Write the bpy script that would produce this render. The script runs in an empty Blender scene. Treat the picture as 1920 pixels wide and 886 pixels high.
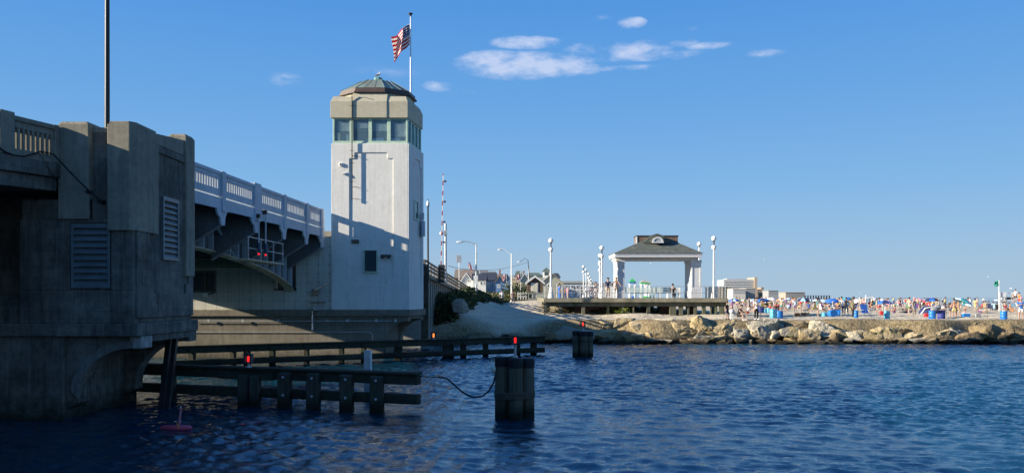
import bpy, bmesh, math, random
import numpy as np
from mathutils import Vector, Matrix, noise as mnoise
R = math.radians
random.seed(7); rng = np.random.default_rng(7)
scn = bpy.context.scene
COL = scn.collection
F = 1500.0; CZ = 3.5; HY = 557.0
def PX(px, d): return (px-960.0)*d/F
def PZ(py, d): return CZ+(HY-py)*d/F
def P(px, py, d): return Vector((PX(px,d), d, PZ(py,d)))

# ---------------------------------------------------------------- camera
cam = bpy.data.cameras.new('camera'); camo = bpy.data.objects.new('camera', cam); COL.objects.link(camo)
camo.location = (0, 0, CZ); camo.rotation_euler = (R(90), 0, 0)
cam.sensor_width = 36; cam.lens = 36*F/1920; cam.shift_y = (HY-443)/1920.0
cam.clip_start = 0.1; cam.clip_end = 60000
scn.camera = camo
# ---------------------------------------------------------------- light
SUN_EL = 18.0; SUN_DIR = Vector((0.970, 0.243, 0)).normalized()      # way the light travels on the ground
SUN_AZ = math.degrees(math.atan2(-SUN_DIR.x, -SUN_DIR.y)) % 360
sl = bpy.data.lights.new('sun', 'SUN'); so = bpy.data.objects.new('sun', sl); COL.objects.link(so)
sl.energy = 5.0; sl.angle = R(0.53); sl.color = (1.0, 0.90, 0.73)
trav = Vector((SUN_DIR.x*math.cos(R(SUN_EL)), SUN_DIR.y*math.cos(R(SUN_EL)), -math.sin(R(SUN_EL))))
so.rotation_euler = trav.to_track_quat('-Z', 'Y').to_euler()
so.location = (-60, -40, 60)
scn.view_settings.view_transform = 'Standard'; scn.view_settings.look = 'None'
scn.view_settings.exposure = 1.07; scn.view_settings.gamma = 1.0
scn.view_settings.use_curve_mapping = False
W = bpy.data.worlds.new('World'); scn.world = W; W.use_nodes = True
nt = W.node_tree; nt.nodes.clear()
def N(nt, typ, **kw):
    n = nt.nodes.new(typ)
    for k, v in kw.items():
        if k == 'ins':
            for a, b in v.items():
                if isinstance(b, bpy.types.NodeSocket): nt.links.new(b, n.inputs[a])
                else: n.inputs[a].default_value = b
        else: setattr(n, k, v)
    return n
def MATH(nt, op, a, b=None, c=None, clamp=False):
    n = nt.nodes.new('ShaderNodeMath'); n.operation = op; n.use_clamp = clamp
    for i, v in enumerate((a, b, c)):
        if v is None: continue
        if isinstance(v, bpy.types.NodeSocket): nt.links.new(v, n.inputs[i])
        else: n.inputs[i].default_value = v
    return n.outputs[0]
sky = N(nt, 'ShaderNodeTexSky', sky_type='NISHITA', sun_disc=False, sun_elevation=R(SUN_EL), sun_rotation=R(SUN_AZ),
        altitude=0, air_density=1.1, dust_density=0.25, ozone_density=2.6)
tc = N(nt, 'ShaderNodeTexCoord'); sp = N(nt, 'ShaderNodeSeparateXYZ', ins={0: tc.outputs['Generated']})
az = MATH(nt, 'ARCTAN2', sp.outputs[0], sp.outputs[1]); el = MATH(nt, 'ARCSINE', sp.outputs[2])
nz1 = N(nt, 'ShaderNodeTexNoise', ins={'Vector': N(nt, 'ShaderNodeMapping', ins={0: tc.outputs['Generated'], 3: (9, 9, 26)}).outputs[0], 'Scale': 1.6, 'Detail': 7.0, 'Roughness': 0.6})
nz2 = N(nt, 'ShaderNodeTexNoise', ins={'Vector': N(nt, 'ShaderNodeMapping', ins={0: tc.outputs['Generated'], 3: (30, 30, 60)}).outputs[0], 'Scale': 1.5, 'Detail': 5.0, 'Roughness': 0.6})
clouds = [(985,124,150,30,1.0),(930,116,95,24,.9),(1060,130,90,16,.7),(985,80,85,15,.62),(1110,92,70,15,.6),(1190,94,95,21,.66),(1185,43,34,13,.72),
          (1275,80,45,10,.5),(1240,104,100,12,.55),(825,161,42,13,.62),(870,172,50,8,.3),(1325,86,60,9,.45),(540,150,48,20,.32),(1320,52,45,11,.36),(1440,99,50,10,.36),(1000,108,120,9,.4),(1130,110,140,10,.35),(1150,128,130,7,.42),(1211,128,10,8,.35),(720,135,110,18,.22),(1130,33,26,8,.25)]
tot = None
for (cx, cy, hw, hh, a) in clouds:
    ca = math.atan2(cx-960, F); ce = math.asin((HY-cy)/math.sqrt((cx-960)**2+F*F+(HY-cy)**2))
    du = MATH(nt, 'DIVIDE', MATH(nt, 'SUBTRACT', az, ca), hw/F); dv = MATH(nt, 'DIVIDE', MATH(nt, 'SUBTRACT', el, ce), hh/F*1.0)
    r2 = MATH(nt, 'ADD', MATH(nt, 'MULTIPLY', du, du), MATH(nt, 'MULTIPLY', dv, dv))
    g = MATH(nt, 'MULTIPLY', MATH(nt, 'SUBTRACT', 1.0, r2, clamp=True), a*1.15)
    tot = g if tot is None else MATH(nt, 'MAXIMUM', tot, g)
nn = MATH(nt, 'ADD', MATH(nt, 'MULTIPLY', MATH(nt, 'SUBTRACT', nz1.outputs[0], .5), 2.6), MATH(nt, 'MULTIPLY', MATH(nt, 'SUBTRACT', nz2.outputs[0], .5), 1.3))
gate = MATH(nt, 'MULTIPLY', tot, 3.0, clamp=True)
den = MATH(nt, 'ADD', MATH(nt, 'SUBTRACT', MATH(nt, 'MULTIPLY', tot, .95), .06), MATH(nt, 'MULTIPLY', nn, MATH(nt, 'MULTIPLY', gate, 1.0)), clamp=True)
den = MATH(nt, 'MULTIPLY', den, gate)
den = MATH(nt, 'MULTIPLY', N(nt, 'ShaderNodeMapRange', interpolation_type='SMOOTHSTEP', ins={0: den, 1: 0.0, 2: 1.45, 3: 0.0, 4: 1.0}).outputs[0], 0.95)
cr = N(nt, 'ShaderNodeValToRGB', ins={0: MATH(nt, 'DIVIDE', MATH(nt, 'MAXIMUM', el, 0.0), R(90), clamp=True)})
stops = [(0.0,(.395,.545,.695)),(.02,(.37,.54,.71)),(.05,(.30,.51,.76)),(.089,(.215,.462,.79)),(.15,(.145,.385,.775)),(.22,(.090,.315,.748)),(.45,(.045,.19,.56)),(1.0,(.03,.13,.42))]
while len(cr.color_ramp.elements) < len(stops): cr.color_ramp.elements.new(.5)
for e_, (p_, c_) in zip(cr.color_ramp.elements, stops): e_.position = p_; e_.color = (*c_, 1)
air = N(nt, 'ShaderNodeVectorMath', operation='SCALE', ins={0: cr.outputs[0], 'Scale': 9.5})
skyc = N(nt, 'ShaderNodeMixRGB', ins={0: .97, 1: sky.outputs[0], 2: air.outputs[0]})
cloudmix = N(nt, 'ShaderNodeMixRGB', ins={0: den, 1: skyc.outputs[0], 2: (6.3, 7.0, 8.9, 1)})
bg = N(nt, 'ShaderNodeBackground', ins={0: cloudmix.outputs[0], 1: 0.0505})
out = N(nt, 'ShaderNodeOutputWorld', ins={0: bg.outputs[0]})
scn.cycles.max_bounces = 6; scn.cycles.diffuse_bounces = 3; scn.cycles.glossy_bounces = 3; scn.cycles.transmission_bounces = 4
scn.cycles.caustics_reflective = False; scn.cycles.caustics_refractive = False
scn.cycles.use_denoising = True

# ---------------------------------------------------------------- mesh builder
class MB:
    def __init__(s, xf=None): s.v = []; s.f = []; s.m = []; s.xf = xf; s.mi = 0
    def add(s, vs, fs, mi=None):
        o = len(s.v); s.v.extend([tuple(p) for p in vs]); s.f.extend([tuple(i+o for i in f) for f in fs]); s.m.extend([s.mi if mi is None else mi]*len(fs)); return s
    def box(s, x0, x1, y0, y1, z0, z1):
        if x0 > x1: x0, x1 = x1, x0
        if y0 > y1: y0, y1 = y1, y0
        if z0 > z1: z0, z1 = z1, z0
        return s.add([(x0,y0,z0),(x1,y0,z0),(x1,y1,z0),(x0,y1,z0),(x0,y0,z1),(x1,y0,z1),(x1,y1,z1),(x0,y1,z1)],
              [(0,3,2,1),(4,5,6,7),(0,1,5,4),(1,2,6,5),(2,3,7,6),(3,0,4,7)])
    def frus(s, x0,x1,y0,y1,z0,z1, i0, i1=None):          # box whose top is inset
        i1 = i0 if i1 is None else i1
        return s.add([(x0,y0,z0),(x1,y0,z0),(x1,y1,z0),(x0,y1,z0),(x0+i0,y0+i1,z1),(x1-i0,y0+i1,z1),(x1-i0,y1-i1,z1),(x0+i0,y1-i1,z1)],
              [(0,3,2,1),(4,5,6,7),(0,1,5,4),(1,2,6,5),(2,3,7,6),(3,0,4,7)])
    def beam(s, p0, p1, w, h, up=(0,0,1)):
        p0 = Vector(p0); p1 = Vector(p1); d = (p1-p0).normalized(); up = Vector(up)
        if abs(d.dot(up)) > .99: up = Vector((0,1,0))
        a = d.cross(up).normalized()*w/2; b = a.cross(d).normalized()*h/2
        vs = [p0-a-b, p0+a-b, p0+a+b, p0-a+b, p1-a-b, p1+a-b, p1+a+b, p1-a+b]
        return s.add(vs, [(0,1,2,3)[::-1],(4,5,6,7),(0,1,5,4),(1,2,6,5),(2,3,7,6),(3,0,4,7)])
    def cyl(s, p0, p1, r0, r1=None, n=12, cap=True):
        r1 = r0 if r1 is None else r1
        p0 = Vector(p0); p1 = Vector(p1); d = (p1-p0).normalized()
        up = Vector((0,0,1)) if abs(d.z) < .95 else Vector((1,0,0))
        a = d.cross(up).normalized(); b = a.cross(d).normalized(); vs = []
        for p, r in ((p0,r0),(p1,r1)):
            for k in range(n):
                t = 2*math.pi*k/n; vs.append(p+a*math.cos(t)*r+b*math.sin(t)*r)
        fs = [(k, n+k, n+(k+1)%n, (k+1)%n) for k in range(n)]
        if cap: fs += [tuple(range(n)), tuple(range(2*n-1, n-1, -1))]
        return s.add(vs, fs)
    def tube(s, pts, r, n=8):
        pts = [Vector(p) for p in pts]; rs = r if isinstance(r, (list, tuple)) else [r]*len(pts)
        vs = []; fs = []
        prev = None
        for i, p in enumerate(pts):
            d = (pts[min(i+1,len(pts)-1)]-pts[max(i-1,0)]).normalized()
            if prev is None:
                up = Vector((0,0,1)) if abs(d.z) < .95 else Vector((1,0,0)); a = d.cross(up).normalized()
            else: a = (prev-d*prev.dot(d)).normalized()
            prev = a; b = a.cross(d)
            for k in range(n):
                t = 2*math.pi*k/n; vs.append(p+a*math.cos(t)*rs[i]+b*math.sin(t)*rs[i])
        for i in range(len(pts)-1):
            for k in range(n): fs.append((i*n+k, (i+1)*n+k, (i+1)*n+(k+1)%n, i*n+(k+1)%n))
        fs += [tuple(range(n)), tuple(range(len(pts)*n-1, (len(pts)-1)*n-1, -1))]
        return s.add(vs, fs)
    def lathe(s, c, prof, n=16, ph=0.0):
        c = Vector(c); vs = []; fs = []
        for r, z in prof:
            for k in range(n):
                t = 2*math.pi*k/n+ph; vs.append((c.x+r*math.cos(t), c.y+r*math.sin(t), c.z+z))
        m = len(prof)
        for i in range(m-1):
            for k in range(n): fs.append((i*n+k, i*n+(k+1)%n, (i+1)*n+(k+1)%n, (i+1)*n+k))
        fs += [tuple(range(n-1,-1,-1)), tuple(range((m-1)*n, m*n))]
        return s.add(vs, fs)
    def ball(s, c, r, n=12, sx=1, sy=1, sz=1):
        m = n//2+1; prof = []
        c = Vector(c); vs = []; fs = []
        for i in range(m+1):
            t = math.pi*i/m
            for k in range(n):
                u = 2*math.pi*k/n; vs.append((c.x+r*sx*math.sin(t)*math.cos(u), c.y+r*sy*math.sin(t)*math.sin(u), c.z-r*sz*math.cos(t)))
        for i in range(m):
            for k in range(n): fs.append((i*n+k, i*n+(k+1)%n, (i+1)*n+(k+1)%n, (i+1)*n+k))
        return s.add(vs, fs)
    def prism(s, poly, axis, a, b):                         # poly in the two other axes, counter-clockwise or not
        n = len(poly)
        def mk(p, t):
            return {'y': (p[0], t, p[1]), 'x': (t, p[0], p[1]), 'z': (p[0], p[1], t)}[axis]
        vs = [mk(p, a) for p in poly]+[mk(p, b) for p in poly]
        return s.add(vs, [tuple(range(n)), tuple(range(2*n-1, n-1, -1))]+[(k, (k+1)%n, n+(k+1)%n, n+k) for k in range(n)])
    def cells(s, u0, u1, z0, z1, t0, t1, holes, axis='y'):  # a slab with rectangular openings right through it
        us = sorted({u0, u1, *[h[0] for h in holes], *[h[1] for h in holes]}); zs = sorted({z0, z1, *[h[2] for h in holes], *[h[3] for h in holes]})
        us = [u for u in us if u0 <= u <= u1]; zs = [z for z in zs if z0 <= z <= z1]
        nu, nz = len(us)-1, len(zs)-1
        def solid(i, j):
            if i < 0 or j < 0 or i >= nu or j >= nz: return False
            cu = (us[i]+us[i+1])/2; cz = (zs[j]+zs[j+1])/2
            return not any(h[0] < cu < h[1] and h[2] < cz < h[3] for h in holes)
        idx = {}; vs = []
        def vid(i, j, k):
            key = (i, j, k)
            if key not in idx:
                idx[key] = len(vs); t = (t0, t1)[k]
                vs.append((us[i], t, zs[j]) if axis == 'y' else (t, us[i], zs[j]))
            return idx[key]
        fs = []
        for i in range(nu):
            for j in range(nz):
                if not solid(i, j): continue
                fs.append((vid(i,j,0), vid(i+1,j,0), vid(i+1,j+1,0), vid(i,j+1,0)))
                fs.append((vid(i,j,1), vid(i,j+1,1), vid(i+1,j+1,1), vid(i+1,j,1)))
                if not solid(i-1,j): fs.append((vid(i,j,0), vid(i,j+1,0), vid(i,j+1,1), vid(i,j,1)))
                if not solid(i+1,j): fs.append((vid(i+1,j,0), vid(i+1,j,1), vid(i+1,j+1,1), vid(i+1,j+1,0)))
                if not solid(i,j-1): fs.append((vid(i,j,0), vid(i,j,1), vid(i+1,j,1), vid(i+1,j,0)))
                if not solid(i,j+1): fs.append((vid(i,j+1,0), vid(i+1,j+1,0), vid(i+1,j+1,1), vid(i,j+1,1)))
        return s.add(vs, fs)
    def jit(s, a):
        s.v = [(x+random.uniform(-a,a), y+random.uniform(-a,a), z+random.uniform(-a,a)) for x,y,z in s.v]; return s
    def build(s, name, mat, parent=None, smooth=False, bevel=0, loc=None, fixn=True, kind=None):
        me = bpy.data.meshes.new(name)
        V = [tuple(s.xf(*p)) for p in s.v] if s.xf else s.v
        if parent is not None:
            A = np.array(V, dtype=float).reshape(-1, 3); off = world_off(parent)
            V = (A-np.array(off)).tolist()
        me.from_pydata(V, [], s.f)
        mats = mat if isinstance(mat, (list, tuple)) else [mat]
        for m in mats: me.materials.append(m)
        if len(mats) > 1: me.polygons.foreach_set('material_index', s.m)
        if fixn:
            b = bmesh.new(); b.from_mesh(me); bmesh.ops.recalc_face_normals(b, faces=b.faces); b.to_mesh(me); b.free()
        if smooth:
            me.polygons.foreach_set('use_smooth', [True]*len(me.polygons))
            try: me.set_sharp_from_angle(angle=R(40))
            except Exception: pass
        o = bpy.data.objects.new(name, me); COL.objects.link(o)
        if parent is not None: o.parent = parent
        if bevel:
            bv = o.modifiers.new('bevel', 'BEVEL'); bv.width = bevel; bv.segments = 2; bv.limit_method = 'ANGLE'; bv.angle_limit = R(35)
        if kind: o['kind'] = kind
        return o
def world_off(o):
    v = Vector((0,0,0))
    while o is not None: v += o.location; o = o.parent
    return v
def tag(o, label=None, cat=None, group=None, kind=None):
    if label: o['label'] = label
    if cat: o['category'] = cat
    if group: o['group'] = group
    if kind: o['kind'] = kind
    return o
def thing(name, loc, label, cat, group=None):
    o = bpy.data.objects.new(name, None); COL.objects.link(o); o.location = loc; o.empty_display_size = .3
    return tag(o, label, cat, group)
def copy_tree(o, parent=None):
    c = o.copy(); COL.objects.link(c)
    if parent is not None: c.parent = parent
    for ch in list(KIDS(o)): copy_tree(ch, c)
    return c
def KIDS(o): return [c for c in o.children]

# ---------------------------------------------------------------- materials
def newmat(name):
    m = bpy.data.materials.new(name); m.use_nodes = True; t = m.node_tree; t.nodes.clear()
    b = N(t, 'ShaderNodeBsdfPrincipled'); o = N(t, 'ShaderNodeOutputMaterial', ins={0: b.outputs[0]})
    return m, t, b
def rgba(c): return (c[0], c[1], c[2], 1)
def ramp(t, fac, a, b, lo=.35, hi=.65):
    mr = N(t, 'ShaderNodeMapRange', ins={0: fac, 1: lo, 2: hi}); return N(t, 'ShaderNodeMixRGB', ins={0: mr.outputs[0], 1: a if isinstance(a, bpy.types.NodeSocket) else rgba(a), 2: b if isinstance(b, bpy.types.NodeSocket) else rgba(b)}).outputs[0]
def POS(t, scale=(1,1,1)):
    g = N(t, 'ShaderNodeNewGeometry'); return N(t, 'ShaderNodeVectorMath', operation='MULTIPLY', ins={0: g.outputs['Position'], 1: scale}).outputs[0]
def OBJ(t, scale=(1,1,1)):
    g = N(t, 'ShaderNodeTexCoord'); return N(t, 'ShaderNodeVectorMath', operation='MULTIPLY', ins={0: g.outputs['Object'], 1: scale}).outputs[0]
def NOISE(t, vec, scale, detail=4, rough=.55):
    return N(t, 'ShaderNodeTexNoise', ins={'Vector': vec, 'Scale': scale, 'Detail': detail, 'Roughness': rough}).outputs[0]
def MULC(t, c, fac_sock, k0, k1):        # colour times a value between k0 and k1
    v = N(t, 'ShaderNodeMapRange', ins={0: fac_sock, 1: .3, 2: .7, 3: k0, 4: k1}).outputs[0]
    return N(t, 'ShaderNodeVectorMath', operation='SCALE', ins={0: c, 'Scale': v}).outputs[0]
def plain(name, c, rough=.6, metal=0.0, var=.18, scale=3.0, bump=0.0, bscale=20, spec=.4):
    m, t, b = newmat(name); p = OBJ(t)
    n = NOISE(t, p, scale, 5)
    col = ramp(t, n, [x*(1-var) for x in c], [min(1, x*(1+var)) for x in c])
    t.links.new(col, b.inputs['Base Color']); b.inputs['Roughness'].default_value = rough; b.inputs['Metallic'].default_value = metal
    b.inputs['Specular IOR Level'].default_value = spec
    if bump:
        bn = N(t, 'ShaderNodeBump', ins={'Strength': bump, 'Distance': .02, 'Height': NOISE(t, p, bscale, 4)}); t.links.new(bn.outputs[0], b.inputs['Normal'])
    return m
def concrete(name, c1, c2, streak=.5, boards=0.0, dark=(.05,.05,.045), rough=.85, fine=40, bumpd=.012, wet=None, rust=0.0, bstr=.6, spots=.12):
    m, t, b = newmat(name); p = POS(t)
    big = NOISE(t, p, .7, 6, .6); med = NOISE(t, p, 4.5, 5, .65); fin = NOISE(t, p, fine, 3, .6)
    st = NOISE(t, POS(t, (3.2, 3.2, .22)), 1.6, 6, .65); st2 = NOISE(t, POS(t, (11, 11, .35)), 1.3, 3, .5)
    col = ramp(t, big, c1, c2, .32, .68)
    col = MULC(t, col, med, 1-spots, 1+spots); col = MULC(t, col, fin, .9, 1.1)
    f = N(t, 'ShaderNodeMapRange', ins={0: st, 1: .5, 2: .78, 3: 0, 4: streak}).outputs[0]
    f2 = N(t, 'ShaderNodeMapRange', ins={0: st2, 1: .55, 2: .8, 3: 0, 4: streak*.6}).outputs[0]
    col = N(t, 'ShaderNodeMixRGB', ins={0: f, 1: col, 2: rgba(dark)}).outputs[0]
    col = N(t, 'ShaderNodeMixRGB', ins={0: f2, 1: col, 2: rgba([min(.8, x*1.7) for x in c2])}).outputs[0]
    h = MATH(t, 'ADD', MATH(t, 'MULTIPLY', fin, .5), MATH(t, 'MULTIPLY', med, .8))
    if rust:
        rn = NOISE(t, POS(t, (1.5, 1.5, .5)), 1.1, 6, .7)
        f3 = N(t, 'ShaderNodeMapRange', ins={0: rn, 1: .56, 2: .72, 3: 0, 4: rust}).outputs[0]
        col = N(t, 'ShaderNodeMixRGB', ins={0: f3, 1: col, 2: (.16, .085, .04, 1)}).outputs[0]
    if boards:
        z = N(t, 'ShaderNodeSeparateXYZ', ins={0: p}).outputs[2]
        w = N(t, 'ShaderNodeMath', operation='FRACT', ins={0: MATH(t, 'DIVIDE', MATH(t, 'ADD', z, MATH(t, 'MULTIPLY', big, .03)), boards)}).outputs[0]
        e = N(t, 'ShaderNodeMapRange', ins={0: w, 1: 0, 2: .1, 3: 0, 4: 1}).outputs[0]
        rowid = MATH(t, 'FLOOR', MATH(t, 'DIVIDE', z, boards)); wn = N(t, 'ShaderNodeTexWhiteNoise', noise_dimensions='1D', ins={'W': rowid}).outputs[0]
        h = MATH(t, 'ADD', h, MATH(t, 'ADD', MATH(t, 'MULTIPLY', e, .22), MATH(t, 'MULTIPLY', wn, .15)))
        col = N(t, 'ShaderNodeVectorMath', operation='SCALE', ins={0: col, 'Scale': MATH(t, 'ADD', .86, MATH(t, 'ADD', MATH(t, 'MULTIPLY', e, .05), MATH(t, 'MULTIPLY', wn, .13)))}).outputs[0]
    if wet is not None:
        z = N(t, 'ShaderNodeSeparateXYZ', ins={0: p}).outputs[2]
        zz = MATH(t, 'ADD', z, MATH(t, 'MULTIPLY', MATH(t, 'SUBTRACT', med, .5), .8))
        f4 = N(t, 'ShaderNodeMapRange', ins={0: zz, 1: wet, 2: wet-.7, 3: 0, 4: .9}).outputs[0]
        col = N(t, 'ShaderNodeMixRGB', ins={0: f4, 1: col, 2: (.018, .02, .012, 1)}).outputs[0]
    t.links.new(col, b.inputs['Base Color']); b.inputs['Roughness'].default_value = rough; b.inputs['Specular IOR Level'].default_value = .25
    bn = N(t, 'ShaderNodeBump', ins={'Strength': bstr, 'Distance': bumpd, 'Height': h}); t.links.new(bn.outputs[0], b.inputs['Normal'])
    return m
def wood(name, c, dark=.5, rough=.85, axis='x', wet=None, green=0.0, sc=1.0):
    m, t, b = newmat(name)
    s = {'x': (.5, 7, 7), 'y': (7, .5, 7), 'z': (7, 7, .5)}[axis]
    n = NOISE(t, POS(t, s), 2.2*sc, 6, .65); n2 = NOISE(t, POS(t), .9, 5, .6); n3 = NOISE(t, POS(t, [k*3 for k in s]), 2.2, 3)
    col = ramp(t, n, [x*dark for x in c], c, .3, .7); col = MULC(t, col, n2, .7, 1.25); col = MULC(t, col, n3, .85, 1.12)
    if green:
        f = N(t, 'ShaderNodeMapRange', ins={0: NOISE(t, POS(t, (1.3,1.3,.6)), 1.3, 5), 1: .45, 2: .7, 3: 0, 4: green}).outputs[0]
        col = N(t, 'ShaderNodeMixRGB', ins={0: f, 1: col, 2: (.045, .07, .025, 1)}).outputs[0]
    if wet is not None:
        z = N(t, 'ShaderNodeSeparateXYZ', ins={0: POS(t)}).outputs[2]
        zz = MATH(t, 'ADD', z, MATH(t, 'MULTIPLY', MATH(t, 'SUBTRACT', n2, .5), .5))
        f4 = N(t, 'ShaderNodeMapRange', ins={0: zz, 1: wet, 2: wet-.35, 3: 0, 4: .93}).outputs[0]
        col = N(t, 'ShaderNodeMixRGB', ins={0: f4, 1: col, 2: (.01, .012, .008, 1)}).outputs[0]
    t.links.new(col, b.inputs['Base Color']); b.inputs['Roughness'].default_value = rough; b.inputs['Specular IOR Level'].default_value = .2
    bn = N(t, 'ShaderNodeBump', ins={'Strength': .6, 'Distance': .015, 'Height': n}); t.links.new(bn.outputs[0], b.inputs['Normal'])
    return m
def emit(name, c, s):
    m, t, b = newmat(name); b.inputs['Base Color'].default_value = rgba(c); b.inputs['Emission Color'].default_value = rgba(c); b.inputs['Emission Strength'].default_value = s; return m
def glass(name, tint=(.02,.03,.035), rough=.03, alpha=1.0):
    m, t, b = newmat(name); b.inputs['Base Color'].default_value = rgba(tint); b.inputs['Roughness'].default_value = rough; b.inputs['Specular IOR Level'].default_value = .8
    if alpha < 1: b.inputs['Alpha'].default_value = alpha
    bn = N(t, 'ShaderNodeBump', ins={'Strength': .15, 'Distance': .01, 'Height': NOISE(t, OBJ(t), 1.5, 2)}); t.links.new(bn.outputs[0], b.inputs['Normal'])
    return m
M = {}
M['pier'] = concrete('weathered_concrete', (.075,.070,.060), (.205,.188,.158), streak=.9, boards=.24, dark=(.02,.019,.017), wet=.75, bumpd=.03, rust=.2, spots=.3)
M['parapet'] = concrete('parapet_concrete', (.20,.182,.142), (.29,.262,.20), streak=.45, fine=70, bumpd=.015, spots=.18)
M['farpier'] = concrete('far_pier_concrete', (.155,.135,.10), (.235,.205,.16), streak=.45, boards=.45, wet=.5, rust=.45, dark=(.07,.055,.04), spots=.15)
M['tower'] = concrete('tower_painted_concrete', (.70,.675,.62), (.77,.745,.69), streak=.30, dark=(.33,.30,.25), fine=30, bumpd=.003, spots=.05, rust=.2, bstr=.2)
M['cornice'] = concrete('cornice_concrete', (.44,.40,.29), (.52,.47,.35), streak=.25, dark=(.25,.21,.14), fine=30, bumpd=.006, spots=.07, bstr=.4)
M['panelwall'] = None
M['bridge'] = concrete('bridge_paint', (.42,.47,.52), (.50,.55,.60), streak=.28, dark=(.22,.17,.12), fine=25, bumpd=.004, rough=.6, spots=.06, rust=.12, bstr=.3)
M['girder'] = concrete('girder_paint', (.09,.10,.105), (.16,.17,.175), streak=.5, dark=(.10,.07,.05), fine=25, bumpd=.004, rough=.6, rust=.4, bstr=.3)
M['ruststeel'] = concrete('rusty_flange', (.46,.37,.25), (.58,.49,.35), streak=.5, dark=(.14,.075,.035), rust=.6, bumpd=.004)
M['asphalt'] = plain('asphalt', (.055,.055,.058), .9, bump=.5)
M['black'] = plain('black_paint', (.012,.013,.015), .45)
M['dark'] = plain('dark_steel', (.03,.032,.035), .55)
M['steel'] = plain('galvanised_steel', (.42,.44,.46), .45, .4)
M['white'] = plain('white_paint', (.72,.72,.70), .5, var=.07)
M['cream'] = plain('cream_paint', (.62,.58,.45), .6, var=.08)
M['green_frame'] = plain('pale_green_frame', (.47,.60,.46), .5, var=.1)
M['copper'] = concrete('copper_roof', (.15,.135,.115), (.20,.30,.265), streak=.5, dark=(.26,.33,.29), fine=20, bumpd=.004, rough=.5, rust=.3)
M['copper_green'] = concrete('green_copper', (.14,.27,.23), (.22,.36,.31), streak=.4, dark=(.08,.12,.1), rough=.55)
M['brown'] = plain('brown_eave_metal', (.085,.055,.045), .55)
M['winglass'] = glass('window_glass', (.05,.07,.08))
M['winclear'] = glass('control_room_glass', (.14,.24,.31), .04, .38)
M['louvre'] = plain('louvre_metal', (.15,.18,.19), .45, .2, var=.12)
M['fender'] = wood('fender_timber', (.062,.060,.046), .45, wet=.42, green=.35)
M['fenderpost'] = wood('fender_pile', (.075,.07,.055), .45, axis='z', wet=.5, green=.3)
M['pile'] = wood('dolphin_pile', (.15,.13,.095), .45, axis='z', wet=.55, green=.15)
M['lampred'] = emit('red_lamp_lens', (1.0, .02, .02), .7)
M['lamporange'] = emit('orange_lamp_lens', (1.0, .22, .04), 1.0)
M['rubber'] = plain('black_rubber', (.01,.01,.012), .7)
# ================================================================ the setting: water, beach
def axis_coords(lo, hi, step, far_lo, far_hi, g=1.18):
    a = list(np.arange(lo, hi+1e-6, step)); s = step; x = a[-1]
    while x < far_hi: s *= g; x += s; a.append(x)
    s = step; x = a[0]; b = []
    while x > far_lo: s *= g; x -= s; b.append(x)
    return np.array(b[::-1]+a)
def grid_mesh(name, xs, ys, zf, mat, smooth=True):
    X, Y = np.meshgrid(xs, ys); Z = zf(X, Y); nx, ny = len(xs), len(ys)
    me = bpy.data.meshes.new(name); n = nx*ny
    co = np.stack([X.ravel(), Y.ravel(), Z.ravel()], 1).astype(np.float32)
    i = np.arange((ny-1)*(nx-1)); r = i//(nx-1); c = i % (nx-1); a = r*nx+c
    q = np.stack([a, a+1, a+nx+1, a+nx], 1).astype(np.int32)
    me.vertices.add(n); me.vertices.foreach_set('co', co.ravel())
    me.loops.add(q.size); me.loops.foreach_set('vertex_index', q.ravel())
    me.polygons.add(len(q)); me.polygons.foreach_set('loop_start', np.arange(0, q.size, 4, dtype=np.int32))
    if smooth: me.polygons.foreach_set('use_smooth', np.ones(len(q), dtype=bool))
    me.update(calc_edges=True); me.materials.append(mat)
    o = bpy.data.objects.new(name, me); COL.objects.link(o); o['kind'] = 'structure'; return o
waves = []
for k in range(90):
    lam = 0.22*(5.5 ** rng.random()); th = R(78)+rng.normal()*0.8
    amp = lam*0.0066*rng.uniform(.5, 1.35)*min(1, (.55/lam))**.8
    waves.append((2*math.pi/lam*math.cos(th), 2*math.pi/lam*math.sin(th), amp, rng.random()*6.28, lam))
def wz(X, Y):
    Z = np.zeros_like(X)
    gx = .60+.55*np.sin(X*.21+Y*.13+1+.8*np.sin(Y*.31))*np.sin(Y*.27-X*.09+2+.7*np.sin(X*.17))
    fade = np.clip((70-np.abs(Y-20))/15, 0, 1)*np.clip((60-np.abs(X-10))/10, 0, 1)*np.clip((Y-8)/3,0,1)
    for kx, ky, a, ph, lam in waves: Z += a*np.sin(kx*X+ky*Y+ph+.35*np.sin(kx*.3*Y-ky*.27*X))*(.9 if lam > .9 else gx+.45)
    return Z*fade
wx = axis_coords(-22, 42, .085, -9000, 12000); wy = axis_coords(13.5, 60.5, .085, -60, 22000)
mw, t, b = newmat('inlet_water')
d1 = NOISE(t, POS(t, (1,1.5,1)), 3.2, 5, .62); d2 = NOISE(t, POS(t, (1,1.8,1)), 11, 3, .55); d3 = NOISE(t, POS(t, (1,2.2,1)), .45, 4, .6)
hh = MATH(t, 'ADD', MATH(t, 'ADD', MATH(t, 'MULTIPLY', d1, .045), MATH(t, 'MULTIPLY', d2, .026)), MATH(t, 'MULTIPLY', d3, .03))
bn = N(t, 'ShaderNodeBump', ins={'Strength': .45, 'Distance': 1.0, 'Height': hh}); t.links.new(bn.outputs[0], b.inputs['Normal'])
colw = ramp(t, NOISE(t, POS(t), .08, 3), (.003,.030,.054), (.004,.038,.068)); t.links.new(colw, b.inputs['Base Color'])
b.inputs['Specular Tint'].default_value = (.70,.92,1,1); b.inputs['Roughness'].default_value = .05; b.inputs['IOR'].default_value = 2.1; b.inputs['Specular IOR Level'].default_value = .5
grid_mesh('water', wx, wy, wz, mw)

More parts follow.
